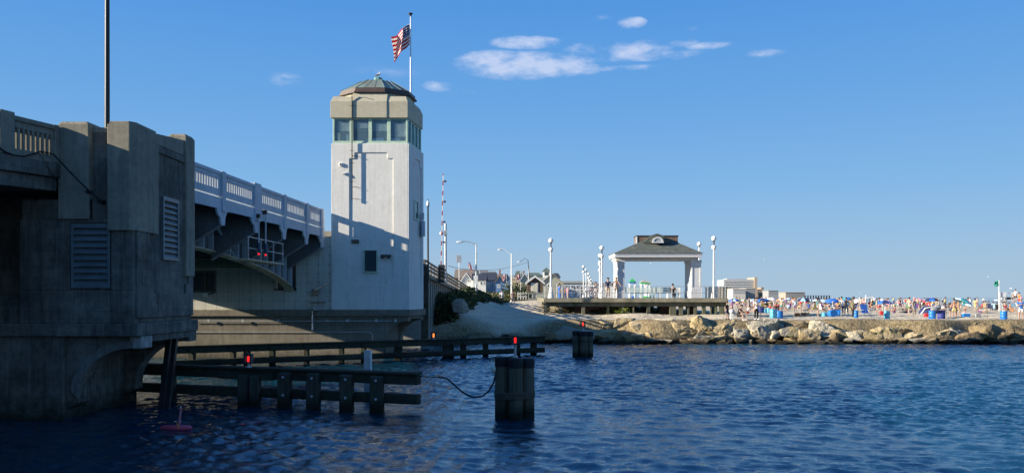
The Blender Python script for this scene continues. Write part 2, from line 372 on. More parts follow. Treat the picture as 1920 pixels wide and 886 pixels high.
SHx = lambda y: 118+(y-210)*.30
def snoise(X, Y, sc, seed=0):
    r = np.random.default_rng(seed); Z = np.zeros_like(X)
    for k in range(14):
        th = r.random()*6.28; f = sc*(.5+1.8*r.random()); Z += np.sin(f*(X*math.cos(th)+Y*math.sin(th))+r.random()*6.28)
    return Z/14**.5
def sstep(a, b, x): u = np.clip((x-a)/(b-a), 0, 1); return u*u*(3-2*u)
def ground(X, Y):
    X = np.asarray(X, dtype=float); Y = np.asarray(Y, dtype=float)
    s = np.minimum(X-SHx(Y), Y-203+0*X)
    z = np.full_like(X+Y, 1.75)
    left = 1-sstep(2, 16, X-(Y-60)*.02)
    z = z+left*(.75*sstep(66, 92, Y)+.7*sstep(92, 135, Y))
    z = z+sstep(130, 200, Y)*(1-sstep(0, 60, X-20))*.6
    z = z+.30*sstep(64, 69, Y)*(1-sstep(18, 24, X))*sstep(-2, 4, X)
    # dune mound beside the ramp wall
    wl = -6.3+(Y-58)*.03
    z = z+1.35*np.exp(-((X-wl)/2.6)**2)*sstep(60, 66, Y)*(1-sstep(98, 112, Y))
    z = np.where(s > -45, np.minimum(z, 1.75-(s+45)*.045), z)
    z = np.maximum(z, -3)
    z = z+.035*snoise(X, Y, 1.6, 3)+.05*snoise(X, Y, .55, 4)*sstep(60, 64, Y)
    z = z+.02*snoise(X, Y, 5.0, 5)*sstep(61, 63, Y)*(1-sstep(100, 120, Y))
    # bank
    e0 = 59.9+.5*np.sin(X*.35)+.3*np.sin(X*.9+1); bl = sstep(0, 1, (Y-e0)/(1.7+3.3*(1-sstep(-3, 8, X))))
    z = z*bl+(-1.6)*(1-bl)+.10*snoise(X, Y, 1.3, 8)*bl*(1-bl)*4*.6+.03*snoise(X, Y, 4.3, 9)*bl*(1-bl)*4
    return z
def gz(x, y): return float(ground(np.array([x]), np.array([y]))[0])
gx_ = axis_coords(-12, 45, .16, -9000, 600, 1.16); gy_ = axis_coords(58.6, 76, .14, 58.4, 20000, 1.07)
ms, t, b = newmat('beach_sand')
p = POS(t); zc = N(t, 'ShaderNodeSeparateXYZ', ins={0: p}).outputs[2]
n1 = NOISE(t, p, .5, 5); n2 = NOISE(t, p, 6, 5, .65); n3 = NOISE(t, p, 45, 3)
col = ramp(t, n1, (.54,.455,.33), (.64,.555,.41)); col = MULC(t, col, n2, .82, 1.12); col = MULC(t, col, n3, .92, 1.07)
rk = ramp(t, n2, (.14,.105,.06), (.33,.26,.155), .35, .6)
zz = MATH(t, 'ADD', zc, MATH(t, 'MULTIPLY', MATH(t, 'SUBTRACT', n1, .5), .5))
col = N(t, 'ShaderNodeMixRGB', ins={0: N(t, 'ShaderNodeMapRange', ins={0: MATH(t, 'ADD', N(t, 'ShaderNodeSeparateXYZ', ins={0: p}).outputs[1], MATH(t, 'MULTIPLY', n1, 1.6)), 1: 64.4, 2: 63.2}).outputs[0], 1: col, 2: rk}).outputs[0]
col = N(t, 'ShaderNodeMixRGB', ins={0: N(t, 'ShaderNodeMapRange', ins={0: zz, 1: .55, 2: .25}).outputs[0], 1: col, 2: (.022,.018,.012,1)}).outputs[0]
t.links.new(col, b.inputs['Base Color']); b.inputs['Roughness'].default_value = .95; b.inputs['Specular IOR Level'].default_value = .1
hgt = MATH(t, 'ADD', MATH(t, 'MULTIPLY', n2, 1.0), MATH(t, 'MULTIPLY', NOISE(t, p, 1.7, 3), 1.5))
t.links.new(N(t, 'ShaderNodeBump', ins={'Strength': .8, 'Distance': .10, 'Height': hgt}).outputs[0], b.inputs['Normal'])
grid_mesh('beach', gx_, gy_, ground, ms)

# ================================================================ near bridge pier (dark concrete, left)
def base(d): return -10.76-0.0915*(46-d)
pr = thing('bridge_pier', (-12, 23, 0), 'dark weathered concrete bridge pier with two louvred vents filling the left edge', 'bridge pier')
b = MB()
b.box(-14.03,-10.80, 22.9,26.96, 2.757,6.3)
b.box(-12.92,-10.80, 22.95,26.96, 6.3,8.22)
b.box(-12.92,-12.03, 22.8,22.95, 5.72,6.3); b.box(-11.48,-10.80, 22.8,22.95, 5.72,6.3)
b.box(-14.03,-10.80, 22.8,22.9, 2.757,3.76-.06)
b.box(-14.03,PX(133,22.8)-.03, 22.8,22.9, 3.70,5.72); b.box(PX(206,22.8)+.03,-10.80, 22.8,22.9, 3.70,5.72)
b.box(PX(133,22.8)-.03,PX(206,22.8)+.03, 22.8,22.9, 5.62,5.72)
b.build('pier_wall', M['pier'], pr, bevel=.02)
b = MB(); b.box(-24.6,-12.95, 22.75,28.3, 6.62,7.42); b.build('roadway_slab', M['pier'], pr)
b = MB(); b.box(-27,-14.03, 24.6,27.4, 2.757,6.61); b.box(-27,-14.05, 22.95,24.6, 2.757,3.25); b.frus(-27,-14.1,22.97,24.5,3.25,3.6,.0,.5)
b.build('rear_wall', M['pier'], pr)
b = MB(); b.cells(22.95,26.97, 2.9,8.1, -10.80,-10.74, [(23.75,26.35,3.6,7.9),(26.30,26.6,3.95,8.1)], axis='x'); b.build('side_pilaster', M['pier'], pr, bevel=.015)
b = MB(); b.box(-12.90,-12.03, 22.72,23.7, 5.72,8.40); b.frus(-12.90,-12.03,22.72,23.7,8.40,8.50,.06)
b.build('pylon', M['parapet'], pr, bevel=.02)
b = MB(); b.prism([(-11.49,22.70),(-10.86,22.70),(-10.70,22.88),(-10.70,24.25),(-11.49,24.25)], 'z', 5.4,8.42)
b.prism([(-11.45,22.75),(-10.89,22.75),(-10.76,22.92),(-10.76,24.2),(-11.45,24.2)], 'z', 8.42,8.51); b.build('pylon', M['parapet'], pr, bevel=.02)
b = MB(); b.box(-12.03,-11.49,22.95,23.6,8.22,8.37); b.build('parapet', M['parapet'], pr, bevel=.015)
b = MB(); b.prism([(24.25,8.15),(26.3,8.15),(26.3,8.66),(24.25,8.46)], 'x', -11.2,-10.78); b.build('parapet', M['parapet'], pr, bevel=.015)
b = MB(); b.box(-11.3,-10.70,26.28,27.00,4.2,8.78); b.frus(-11.3,-10.70,26.28,27.00,8.78,8.88,.07); b.build('pylon', M['parapet'], pr, bevel=.02)
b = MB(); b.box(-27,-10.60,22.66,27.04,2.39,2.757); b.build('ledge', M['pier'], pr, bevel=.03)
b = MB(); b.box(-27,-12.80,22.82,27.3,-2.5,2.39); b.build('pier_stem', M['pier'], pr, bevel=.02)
def arch(x0, x1, zt, z0, y0, y1, name, mt, par, rr=None):
    # plate below an overhang; its lower edge is a quarter round from the outer end down to the stem
    pts = [(x0, zt), (x1, zt), (x1, zt-.34)]; w = (x1-.22)-(x0+.35); h = (zt-.34)-z0
    for k in range(0, 13):
        a = math.pi/2*k/12; pts.append((x1-.22-w*math.sin(a), z0+h*math.cos(a)))
    pts.append((x0+.35, z0-.15)); pts.append((x0, z0-.35))
    m_ = MB(); m_.prism(pts, 'y', y0, y1); return m_.build(name, mt, par, bevel=.02)
arch(-12.80,-10.64,2.39,.62,23.0,23.6,'arched_bracket',M['pier'],pr)
arch(-12.80,-10.64,2.39,.62,26.4,26.98,'arched_bracket',M['pier'],pr)
b = MB()                                       # raised rim following the curve
w = (-10.64-.22)-(-12.45); h = 2.05-.62; ring = []
for k in range(13):
    a = math.pi/2*k/12; ring.append((-10.86-w*math.sin(a), .62+h*math.cos(a)))
outer = [(x-.16*math.sin(math.pi/2*k/12)-.02, z+.20) for k, (x, z) in enumerate(ring)]
for k in range(12): b.prism([ring[k], ring[k+1], outer[k+1], outer[k]], 'y', 22.90, 23.0)
b.build('arch_rim', concrete('rim_concrete',(.12,.115,.10),(.20,.19,.17),streak=.7,spots=.3), pr)
b = MB(); b.box(-12.8,-10.66,23.6,26.4,2.2,2.388); b.build('soffit', M['pier'], pr)
def louvre(u0,u1,z0,z1,t,axis,n,par,name='louvre_vent', out=-1):
    # frame + slats + dark back; t is the wall plane, out the side it looks to
    m_ = MB(); fw=.07
    a0, a1 = t, t-out*.10
    m_.cells(u0,u1,z0,z1,a0+out*.02,a1,[(u0+fw,u1-fw,z0+fw,z1-fw*1.8)],axis); fr = m_.build('louvre_vent', M['louvre'], par, bevel=.006)
    s_ = MB(); H = (z1-fw*1.8)-(z0+fw); st = H/n
    for k in range(n):
        zb = z0+fw+k*st
        for (c0, c1) in (((a0+out*.0, zb), (a1, zb+st*.80)),):
            q = [(c0[0], c0[1]), (c0[0], c0[1]+.035), (c1[0], c1[1]+.035), (c1[0], c1[1])]
            if axis == 'y': s_.prism(q, 'x', u0+fw, u1-fw) if False else s_.add([(u0+fw,)+p_ for p_ in q]+[(u1-fw,)+p_ for p_ in q], [(0,1,2,3),(7,6,5,4),(0,4,5,1),(1,5,6,2),(2,6,7,3),(3,7,4,0)])
            else: s_.add([(p_[0],u0+fw,p_[1]) for p_ in q]+[(p_[0],u1-fw,p_[1]) for p_ in q], [(0,1,2,3),(7,6,5,4),(0,4,5,1),(1,5,6,2),(2,6,7,3),(3,7,4,0)])
    s_.build('slats', M['louvre'], fr); return fr
louvre(PX(133,22.8),PX(206,22.8),3.76,5.60,22.80,'y',9,pr)
louvre(24.62,25.78,4.66,6.62,-10.74,'x',10,pr,out=1)
b = MB(); b.box(PX(128,22.8),PX(158,22.8),22.78,22.82,6.55,7.0)
b = MB(); b.cyl((PX(168,22.8),22.9,6.50),(PX(168,22.8),22.68,6.50),.055); b.build('pipe_stub', M['black'], pr); b = MB(); b.cyl((PX(192,22.8),22.9,6.22),(PX(192,22.8),22.6,6.22),.06); b.build('pipe_stub', M['black'], pr)
b = MB(); b.box(-10.96,-10.62,22.93,23.63,2.03,2.386); b.build('spalled_end', concrete('spalled_concrete',(.22,.21,.19),(.42,.41,.39),streak=.7,spots=.35), pr, bevel=.03)
for (xa, xb) in ((318,296),(330,308)):
    b = MB(); b.beam((PX(xa,25.8),25.8,2.35),(PX(xb,25.0),25.0,-.8),.14,.14); b.build('slanted_strut', M['black'], pr)

# approach span running back past the camera's left
ap = thing('approach_span', (-14, 20, 6), 'concrete approach span with slotted parapet at the upper left edge', 'bridge span')
def AX(x, y, z): return (base(y)-x, y, z+.055*(y-22.7))       # off, d, z(at 22.7)
def slots(y0, y1, n, w): 
    p_ = (y1-y0)/n; return [(y0+p_*(k+.5)-w/2, y0+p_*(k+.5)+w/2) for k in range(n)]
for side, off in ((0, 0), (1, 11.6)):
    y = 22.70
    for seg in range(9 if side else 8):
        L = 1.62 if seg == 0 else 2.6
        ya = y-.18-L
        if side == 0 or True:
            b = MB(AX); hs = [(s0, s1, 7.50, 8.06) for s0, s1 in slots(ya+.06, y-.18-.06, 8 if seg == 0 else 12, .10)]
            b.cells(ya, y-.18, 7.30, 8.22, off, off+(.42 if seg == 0 else .26), hs, axis='x'); b.build('balustrade_panel', M['parapet'], ap)
            b = MB(AX); b.box(off-.05, off+.31, ya-.01, y-.17, 8.222, 8.36); b.build('coping', M['parapet'], ap, bevel=.03)
        b = MB(AX)
        b.box(off-.06, off+.34, y-.18, y, 7.30, 8.37) if seg != 1 else b.box(off-.08, off+.36, y-.5, y, 7.30, 8.43)
        b.build('parapet_post', M['parapet'], ap, bevel=.03)
        y = ya-(0 if seg != 1 else 0)
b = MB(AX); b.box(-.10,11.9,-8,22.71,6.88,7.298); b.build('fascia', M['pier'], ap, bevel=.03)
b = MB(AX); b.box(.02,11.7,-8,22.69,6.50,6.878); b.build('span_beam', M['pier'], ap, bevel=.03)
b = MB(); b.box(-60,-17.2,-45,22.4,-2.5,6.45); b.build('unseen_sun_blocker', M['pier'], ap)  # solid mass added out of view to keep sun off the pier front
b = MB(AX); b.box(.5,11.4,-8,22.7,7.30,7.36); b.build('roadway', M['asphalt'], ap)
# cable strung along the span
cb = MB(); pts = []
ctrl = [(-30,262,20.2),(0,284,20.45),(18,291,20.85),(38,293,21.25),(58,287,21.7),(68,284,21.95),(92,289,22.35),(97,294,22.4)]
for c in ctrl: pts.append(P(*c)+Vector((.12,0,0)))
for k in range(9):
    f = k/8; a = P(97,294,22.4)+Vector((.12,0,0)); e = P(191,378,22.58); q = a.lerp(e, f); q.z -= .05*math.sin(math.pi*f); pts.append(q)
cb.tube(pts, .022, 6); tag(cb.build('power_cable', M['rubber']), 'thick black cable sagging along the concrete parapet to the pier wall', 'cable')
cb = MB(); cb.tube([P(64,286,21.9)+Vector((.13,0,0)), P(84,318,22.15)+Vector((.12,0,0)), P(106,348,22.5)+Vector((.1,0,0))], .009, 5); tag(cb.build('hanging_wire', M['rubber']), 'thin wire hanging slantwise below the slotted concrete parapet', 'wire')
lp = thing('lamp_post', (PX(201,23.9),23.9,7.4), 'tall black lamp post rising out of frame above the dark pier', 'lamp post')
b = MB(); X_=PX(201,23.9); b.cyl((X_,23.9,7.3),(X_,23.9,15.6),.078,.06,14); b.build('pole', M['black'], lp, smooth=True)
b = MB(); b.tube([(X_,23.9,15.5),(X_-.3,23.7,16.1),(X_-1.0,23.4,16.3),(X_-1.8,23.1,16.25)],.045); b.build('arm', M['black'], lp, smooth=True)
b = MB(); b.ball((X_-2.0,23.0,16.2),.3,12,1.2,.7,.35); b.build('lamp_head', M['black'], lp, smooth=True)
b = MB(); b.lathe((X_,23.9,7.3),[(.16,0),(.16,.3),(.10,.4),(.08,.5)],12); b.build('pole_base', M['black'], lp, smooth=True)

# ================================================================ bascule leaf
lf = thing('bascule_leaf', (-16, 38, 7), 'pale blue painted bascule bridge leaf with slotted railing between pier and tower', 'bridge span')
def BX(x, y, z): return (base(y)-x, y, z+(38.5-y)*.0125)
PD = [26.4,29.75,33.05,36.43,39.8,43.0,45.55]
for side, off in ((0,0.0),(1,11.6)):
    for k in range(len(PD)-1):
        a, c = PD[k], PD[k+1]
        if k == 0: a = 28.0
        n = max(3, int(round((c-a-.7)/.24)))
        wid = .16 if PD[k+1] != 36.43 else .28
        if k == 5: wid = .36
        ya = a+(.16 if PD[k] != 36.43 else .42); yc = c-wid
        pitch = .215; n = int((yc-ya-.35)/pitch); m0 = (ya+yc)/2-n*pitch/2
        if k == 5: m0 = 45.125-n*pitch
        hs = [(m0+pitch*(i+.5)-.055, m0+pitch*(i+.5)+.055, 7.86, 8.28) for i in range(n)]
        b = MB(BX); b.cells(ya, yc, 7.57, 8.44, off+.01, off+.18, hs, axis='x'); b.build('railing_panel', M['bridge'], lf)
        b = MB(BX); b.box(off-.03, off+.20, ya, yc, 8.442, 8.585); b.build('top_rail', M['bridge'], lf, bevel=.012)
    for k, d in enumerate(PD[1:]):
        w = .30 if d == 36.43 else .16
        if d == 45.55: w = .36
        b = MB(BX); b.box(off-.07, off+.22, d-w, d+(.40 if d == 36.43 else 0.0 if d == 45.55 else .15), 6.95, 8.62 if d != 36.43 else 8.66); b.build('railing_post', M['bridge'], lf, bevel=.015)
    b = MB(BX); b.cells(45.552, 45.95, 6.45, 8.56, off+.01, off+.15, [(45.60,45.80,7.62,8.22),(45.60,45.90,7.50,7.55)], axis='x'); b.build('railing_panel', M['bridge'], lf)
    # fascia with scalloped lower edge
    b = MB(BX)
    for k in range(len(PD)-1):
        a, c = max(PD[k], 28.0), PD[k+1]
        pts = [(a, 7.50), (c, 7.50), (c, 6.40), (c-.18, 6.40), (c-.26, 6.72)]
        for i in range(7):
            t_ = math.pi/2*i/6; pts.append((c-.26-.30*math.sin(t_)*1.0-.0, 6.72+.33*(1-math.cos(t_))))
        pts += [(a+.62, 7.02), (a+.34, 6.98), (a+.20, 6.72), (a+.14, 6.40), (a, 6.40)]
        b.prism(pts, 'x', off-.02, off+.06)
    b.build('fascia_girder', M['bridge'], lf)
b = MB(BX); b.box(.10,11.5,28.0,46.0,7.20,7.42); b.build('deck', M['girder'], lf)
b = MB(BX); b.box(.10,.9,28.0,46.0,7.422,7.44); b.build('sidewalk', M['white'], lf)
for off in (2.0, 9.6):
    b = MB(BX)
    def zb(y): return 4.0+1.75*(1-((y-30.0)/16.0)**2)**.62 if y < 46 else 4.0
    ys = [28+18*k/36 for k in range(37)]
    zbs = [zb(max(y,30.0)) if y > 30 else 5.75 for y in ys]
    pl = [(y, z) for y, z in zip(ys, zbs)]+[(46.0, 7.3), (28.0, 7.3)]
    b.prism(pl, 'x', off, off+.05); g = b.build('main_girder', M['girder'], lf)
    b = MB(BX)
    for k in range(36):
        y0, y1, z0, z1 = ys[k], ys[k+1], zbs[k], zbs[k+1]
        b.add([(off-.22,y0,z0-.07),(off+.28,y0,z0-.07),(off+.28,y0,z0),(off-.22,y0,z0),(off-.22,y1,z1-.07),(off+.28,y1,z1-.07),(off+.28,y1,z1),(off-.22,y1,z1)], [(0,1,5,4),(3,2,6,7),(0,4,7,3),(1,2,6,5)])
    b.build('girder_flange', M['ruststeel'], g)
    for k in range(20):
        y = 29+k*.88
        if zb(max(30,y)) < 7: b = MB(BX); b.box(off-.20, off, y, y+.08, (zb(max(30,y))+.02), 7.25); b.build('stiffener', M['bridge'], g)
FLG = plain('grey_flange', (.22,.23,.23), .6)
for d in PD[1:]:
    dd = min(d, 45.9)
    b = MB(BX); b.prism([(.05,6.9),(.05,6.42),(.2,6.42),(2.0,5.25),(2.0,6.9)], 'y', 0, 0) if False else b.add(
        [(x, y, z) for y in (dd-.12, dd-.08) for x, z in ((.06,7.28),(.06,6.45),(1.98,5.2),(1.98,7.28))], [(0,1,2,3),(7,6,5,4),(0,4,5,1),(1,5,6,2),(2,6,7,3),(3,7,4,0)])
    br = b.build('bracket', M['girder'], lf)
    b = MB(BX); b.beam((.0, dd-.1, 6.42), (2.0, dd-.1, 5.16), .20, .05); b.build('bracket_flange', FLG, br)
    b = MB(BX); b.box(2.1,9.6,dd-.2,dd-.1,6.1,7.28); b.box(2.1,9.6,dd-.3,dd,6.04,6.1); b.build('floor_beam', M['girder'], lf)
for off in (3.8,5.6,7.6): b = MB(BX); b.box(off,off+.15,28,46,6.85,7.29); b.build('stringer', M['girder'], lf)
for d0, d1 in ((30.5,34.5),(34.6,38.6)):
    b = MB(BX); b.beam((1.2,d0,6.9),(2.0,d1,5.5),.09,.09); b.build('diagonal_brace', M['bridge'], lf)
# hanging inspection platform with navigation lights
ct = thing('inspection_catwalk', (-13, 37, 5), 'small steel catwalk with railing hung under the bridge leaf', 'catwalk')
b = MB(BX); b.box(.15,1.0,35.9,40.2,5.15,5.22); b.build('platform', M['ruststeel'], ct)
b = MB(BX)
for y in (36.0,37.4,38.9,40.1): b.beam((.2,y,5.2),(.2,y,6.2),.05,.05)
for z in (5.7,6.2): b.beam((.2,35.9,z),(.2,40.2,z),.04,.04)
b.build('railing', M['steel'], ct)
for px in (481,494):
    d = 36.3 if px == 481 else 37.1
    X_ = PX(px, d)+.1
    q = thing('navigation_light', (X_, d, 5.4), ('%s of the two red signal lamps hung below the bridge fascia'%('left' if px==481 else 'right')), 'signal light', 'signal lamps hung under the bridge')
    zt = PZ(405 if px==481 else 398, d)
    b = MB(); b.cyl((X_,d,5.75),(X_,d,zt),.035,n=8); b.build('hanger_pole', M['steel'], q)
    b = MB(); b.box(X_-.2,X_+.05,d-.06,d+.1,zt-.08,zt+.10); b.ball((X_-.2,d,zt+.03),.11,8); b.build('pole_clamp', M['dark'], q)
    b = MB(); b.lathe((X_,d,5.50),[(.08,0),(.10,.05),(.10,.40),(.05,.48)],12); b.build('housing', plain('blue_black_housing_%d'%px,(.03,.06,.1),.4), q, smooth=True)
    b = MB(); b.lathe((X_,d,5.42),[(.02,0),(.04,.02),(.045,.08)],12); b.build('lens', M['lampred'], q, smooth=True)
# ================================================================ far pier and operator's tower
S = 46/1500.0
def TX(u, v, z): return (u+.15*(v-46), v, z)
fp = thing('bridge_pier', (-14, 47, 0), 'brown stained concrete pier carrying the white tower at the far side of the channel', 'bridge pier')
b = MB(TX); b.box(-27,-5.86,45.86,49.5,2.42,2.79); b.build('ledge', M['farpier'], fp, bevel=.02)
b = MB(TX); b.box(-27,-7.35,46.0,49.4,-2.5,2.42); b.build('pier_stem', M['farpier'], fp)
def archT(y0, y1):
    x0, x1, zt, z0 = -7.35, -5.98, 2.42, .75
    pts = [(x0, zt), (x1, zt), (x1, zt-.30)]; w = (x1-.15)-(x0+.1); h = (zt-.30)-z0
    for k in range(13):
        a = math.pi/2*k/12; pts.append((x1-.15-w*math.sin(a), z0+h*math.cos(a)))
    pts += [(x0+.1, .2), (x0, 0)]
    m_ = MB(TX); m_.prism(pts, 'y', y0, y1); m_.build('arched_bracket', M['farpier'], fp, bevel=.02)
archT(46.02, 46.6); archT(48.8, 49.4)
b = MB(TX); b.box(-7.35,-6.0,46.6,48.8,2.25,2.42); b.build('soffit', M['farpier'], fp)
# panelled wall below the road
mp, t, bb = newmat('wall_panels')
p = POS(t); sx = N(t, 'ShaderNodeSeparateXYZ', ins={0: p})
gx = MATH(t, 'PINGPONG', MATH(t, 'ADD', sx.outputs[0], 30.0), .325); gzz = MATH(t, 'PINGPONG', MATH(t, 'SUBTRACT', sx.outputs[2], 2.79), .26)
line = MATH(t, 'MAXIMUM', MATH(t, 'LESS_THAN', gx, .010), MATH(t, 'MULTIPLY', MATH(t, 'LESS_THAN', gzz, .006), .5))
gx2 = MATH(t, 'ABSOLUTE', MATH(t, 'SUBTRACT', gx, .06)); dots = MATH(t, 'MULTIPLY', MATH(t, 'LESS_THAN', gx2, .035), MATH(t, 'LESS_THAN', gzz, .022))
line = MATH(t, 'MAXIMUM', line, dots)
n1 = NOISE(t, p, .8, 5); st = NOISE(t, POS(t, (4,4,.3)), 1.4, 5)
col = ramp(t, n1, (.52,.50,.42), (.62,.60,.51)); col = MULC(t, col, st, .84, 1.06)
col = N(t, 'ShaderNodeMixRGB', ins={0: MATH(t, 'MULTIPLY', line, .75), 1: col, 2: (.09,.07,.05,1)}).outputs[0]
t.links.new(col, bb.inputs['Base Color']); bb.inputs['Roughness'].default_value = .7
b = MB(TX); wx0, wx1 = PX(366,46), PX(404,46)
b.cells(-27,-10.42,2.79,7.0,46.05,46.3,[(-18.6,wx1,PZ(548,46),PZ(507,46)),(-13.6,-12.45,4.0,7.0)]); b.build('panel_wall', mp, fp)
b = MB(TX); b.box(-27,-10.5,46.9,49.4,2.79,7.0); b.build('inner_wall', M['girder'], fp)
b = MB(TX); b.box(-13.7,-12.4,45.98,46.2,3.9,4.0); b.build('shelf', M['dark'], fp)
def win_frame(u0,u1,z0,z1,t,nm,par,mt,fw=.06,gl='winglass',mull=()):
    m_ = MB(TX); ms_ = []
    edges = [u0]+list(mull)+[u1]; hs = [(edges[i]+(fw if i == 0 else fw/2), edges[i+1]-(fw if i == len(edges)-2 else fw/2), z0+fw, z1-fw) for i in range(len(edges)-1)]
    m_.cells(u0,u1,z0,z1,t-.05,t+.10,hs); f_ = m_.build(nm, mt, par, bevel=.005)
    m_ = MB(TX); m_.box(u0+.02,u1-.02,t+.04,t+.06,z0+.02,z1-.02); m_.build('pane', M[gl], f_); return f_
win_frame(-18.5,wx1,PZ(547,46),PZ(508,46),46.05,'window',fp,plain('dark_sash',(.12,.11,.09),.6),.09,mull=((PX(384,46)),))
# curved canopy over the wall left
b = MB(TX); 
for k in range(4): b.box(-20,-12.9-1.1*k*0-.0 if False else -13.4-.55*k, 45.35-.0,45.9, 5.60-.16*k, 5.68-.16*k)
b.build('canopy_slats', M['ruststeel'], fp)
# pipes on the pier
b = MB(); zpp = PZ(601,45.9); b.tube([(-18.5,45.85,zpp),(-12,45.85,zpp-.01),(-6.9,45.85,zpp)],.025,6)
b.tube([(-19,45.93,PZ(622,45.9)),(PX(693,45.9),45.93,PZ(622,45.9)),(PX(698,45.9),45.93,PZ(626,45.9)),(PX(698,45.9),45.93,PZ(650,45.9))],.022,6)
b.tube([(PX(586,45.9),45.9,PZ(582,45.9)),(PX(586,45.9),45.9,PZ(618,45.9))],.05,6)
for x in (392,456,522,614,652,706,742): b.box(PX(x,45.9)-.07,PX(x,45.9)+.07,45.82,45.88,zpp-.06,zpp+.09)
b.build('conduit', M['steel'], fp)
for (px, py, nm, lb) in ((389,552,'floodlight','white floodlight under the dark sash window of the panelled wall'),(596,545,'security_camera','steel camera mast with round dish on the panelled wall left of the tower')):
    q = thing(nm, P(px,py,45.8), lb, 'floodlight' if nm == 'floodlight' else 'camera')
    c = P(px,py,45.8)
    if nm == 'floodlight':
        b = MB(); b.box(c.x-.20,c.x+.0,45.62,45.85,c.z-.12,c.z+.10); b.build('lamp_head', M['white'], q, bevel=.02)
        b = MB(); b.beam((c.x,45.85,c.z+.02),(c.x+.3,46.03,c.z+.1),.07,.07); b.build('bracket', M['dark'], q)
    else:
        b = MB(); b.box(c.x-.3,c.x+.0,45.6,45.98,c.z-.22,c.z+.1); b.build('housing', plain('tan_box',(.3,.2,.12),.6), q, bevel=.02)
        b = MB(); b.cyl((c.x-.1,45.6,c.z+.05),(c.x+.75,45.3,c.z+.5),.07,.07,10); b.build('arm', M['steel'], q)
        b = MB(); b.beam((c.x+.25,45.75,c.z-.5),(c.x+.25,45.75,c.z+.3),.06,.06); b.box(c.x-.45,c.x+.4,45.7,46.04,c.z-.62,c.z-.56); b.box(c.x-.2,c.x+.2,45.6,45.95,c.z-1.1,c.z-.85); b.build('bracket', M['steel'], q)

tw = thing('control_tower', (-8, 47.6, 2.8), 'white concrete bridge tower with green framed windows and copper roof', 'tower')
U0, U1, V0, V1 = -10.40, -5.98, 46.0, 49.2
zs_, zw0, zw1 = 2.79, PZ(268,46), PZ(221,46)
b = MB(TX); b.box(U0,U1,V0+.05,V1,zs_,zw0-.02); b.box(U0,U1,V1-.02,V1+.06,zs_,zw0-.02) if False else None
b.build('wall', M['tower'], tw, bevel=.03)
wu0,wu1,wz0_,wz1_ = PX(682,46),PX(708,46),PZ(510,46),PZ(468,46)
X = lambda p_: PX(p_,46); Z = lambda p_: PZ(p_,46)
b = MB(TX)
b.cells(U0,U1,zs_,zw0-.02,V0,V0+.05,[(X(655),X(737),Z(521),Z(297)),(X(665),X(726),Z(297),Z(286)),(X(663),X(724),Z(533),Z(521))]); b.build('front_panel', M['tower'], tw, bevel=.02)
b = MB(); b.xf = lambda y, t_, z: TX(t_, y, z)
b = MB(lambda x, y, z: TX(x, y, z)); b.cells(V0+.0,V1,zs_,zw0-.02,U1,U1+.06,[(V0+.9,V1-.45,4.3,11.3),(V0+1.3,V1-.8,11.3,11.7)],axis='x'); b.build('side_panel', M['tower'], tw, bevel=.02)
b = MB(TX); b.box(U1+.0,U1+.03,47.2,48.0,Z(412)+.2,Z(374)+.1); b.build('side_window', M['winglass'], tw)
b = MB(TX); b.cells(47.15,48.05,Z(412)+.15,Z(374)+.15,U1+.0,U1+.07,[(47.24,47.96,Z(412)+.24,Z(374)+.06)],axis='x'); b.build('side_window_frame', M['green_frame'], tw)
win_frame(wu0,wu1,wz0_,wz1_,V0-.02,'window',tw,M['green_frame'],.05)
b = MB(TX); b.box(wu0-.05,wu1+.05,V0+.0,V0+.12,wz0_-.08,wz0_-.005); b.build('window_sill', M['green_frame'], tw)
# control room glazing
b = MB(TX); b.box(U0+.06,U1-.04,V0+.06,V1-.06,zw0-.02,zw0+.06); b.build('sill_course', M['green_frame'], tw)
BLIND = plain('roller_blind',(.52,.62,.62),.8)
def room(axis, t, u0, u1, n, ins, par):
    fw = .10; pitch = (u1-u0)/n; hs = [(u0+pitch*i+fw, u0+pitch*(i+1)-fw, zw0+.13, zw1-.08) for i in range(n)]
    m_ = MB(TX); m_.cells(u0,u1,zw0+.06,zw1,t,t+ins,hs,axis); f_ = m_.build('window_frame', M['green_frame'], par, bevel=.01)
    for h in hs:
        m_ = MB(TX); e=.02
        if axis == 'y': m_.box(h[0]-e,h[1]+e,t+ins*.5-.01,t+ins*.5+.01,h[2]-e,h[3]+e)
        else: m_.box(t+ins*.5-.01,t+ins*.5+.01,h[0]-e,h[1]+e,h[2]-e,h[3]+e)
        m_.build('pane', M['winclear'], f_)
        m_ = MB(TX)                                   # half-drawn roller blind behind each pane
        zt = h[3]-.02; zb_ = zt-random.choice((.45,.62,.95))
        if axis == 'y': m_.box(h[0],h[1],t+ins*.5+.03,t+ins*.5+.04,zb_,zt)
        else: m_.box(t+ins*.8-.005,t+ins*.8+.005,h[0],h[1],zb_,zt)
        m_.build('blind', BLIND, f_)
room('y', V0+.08, U0+.06, U1-.04, 4, .14, tw); room('x', U1-.06, V0+.24, V1-.08, 4, -.14, tw)
room('x', U0+.08, V0+.24, V1-.08, 4, .14, tw); room('y', V1-.08, U0+.24, U1-.24, 4, -.14, tw)
b = MB(TX); b.box(U0+.3,U1-.3,V0+.3,V1-.3,zw0-.02,zw0+.08); b.box(U0+.9,U0+1.7,V0+.7,V0+1.1,zw0+.08,zw0+.8); b.build('console', M['dark'], tw)
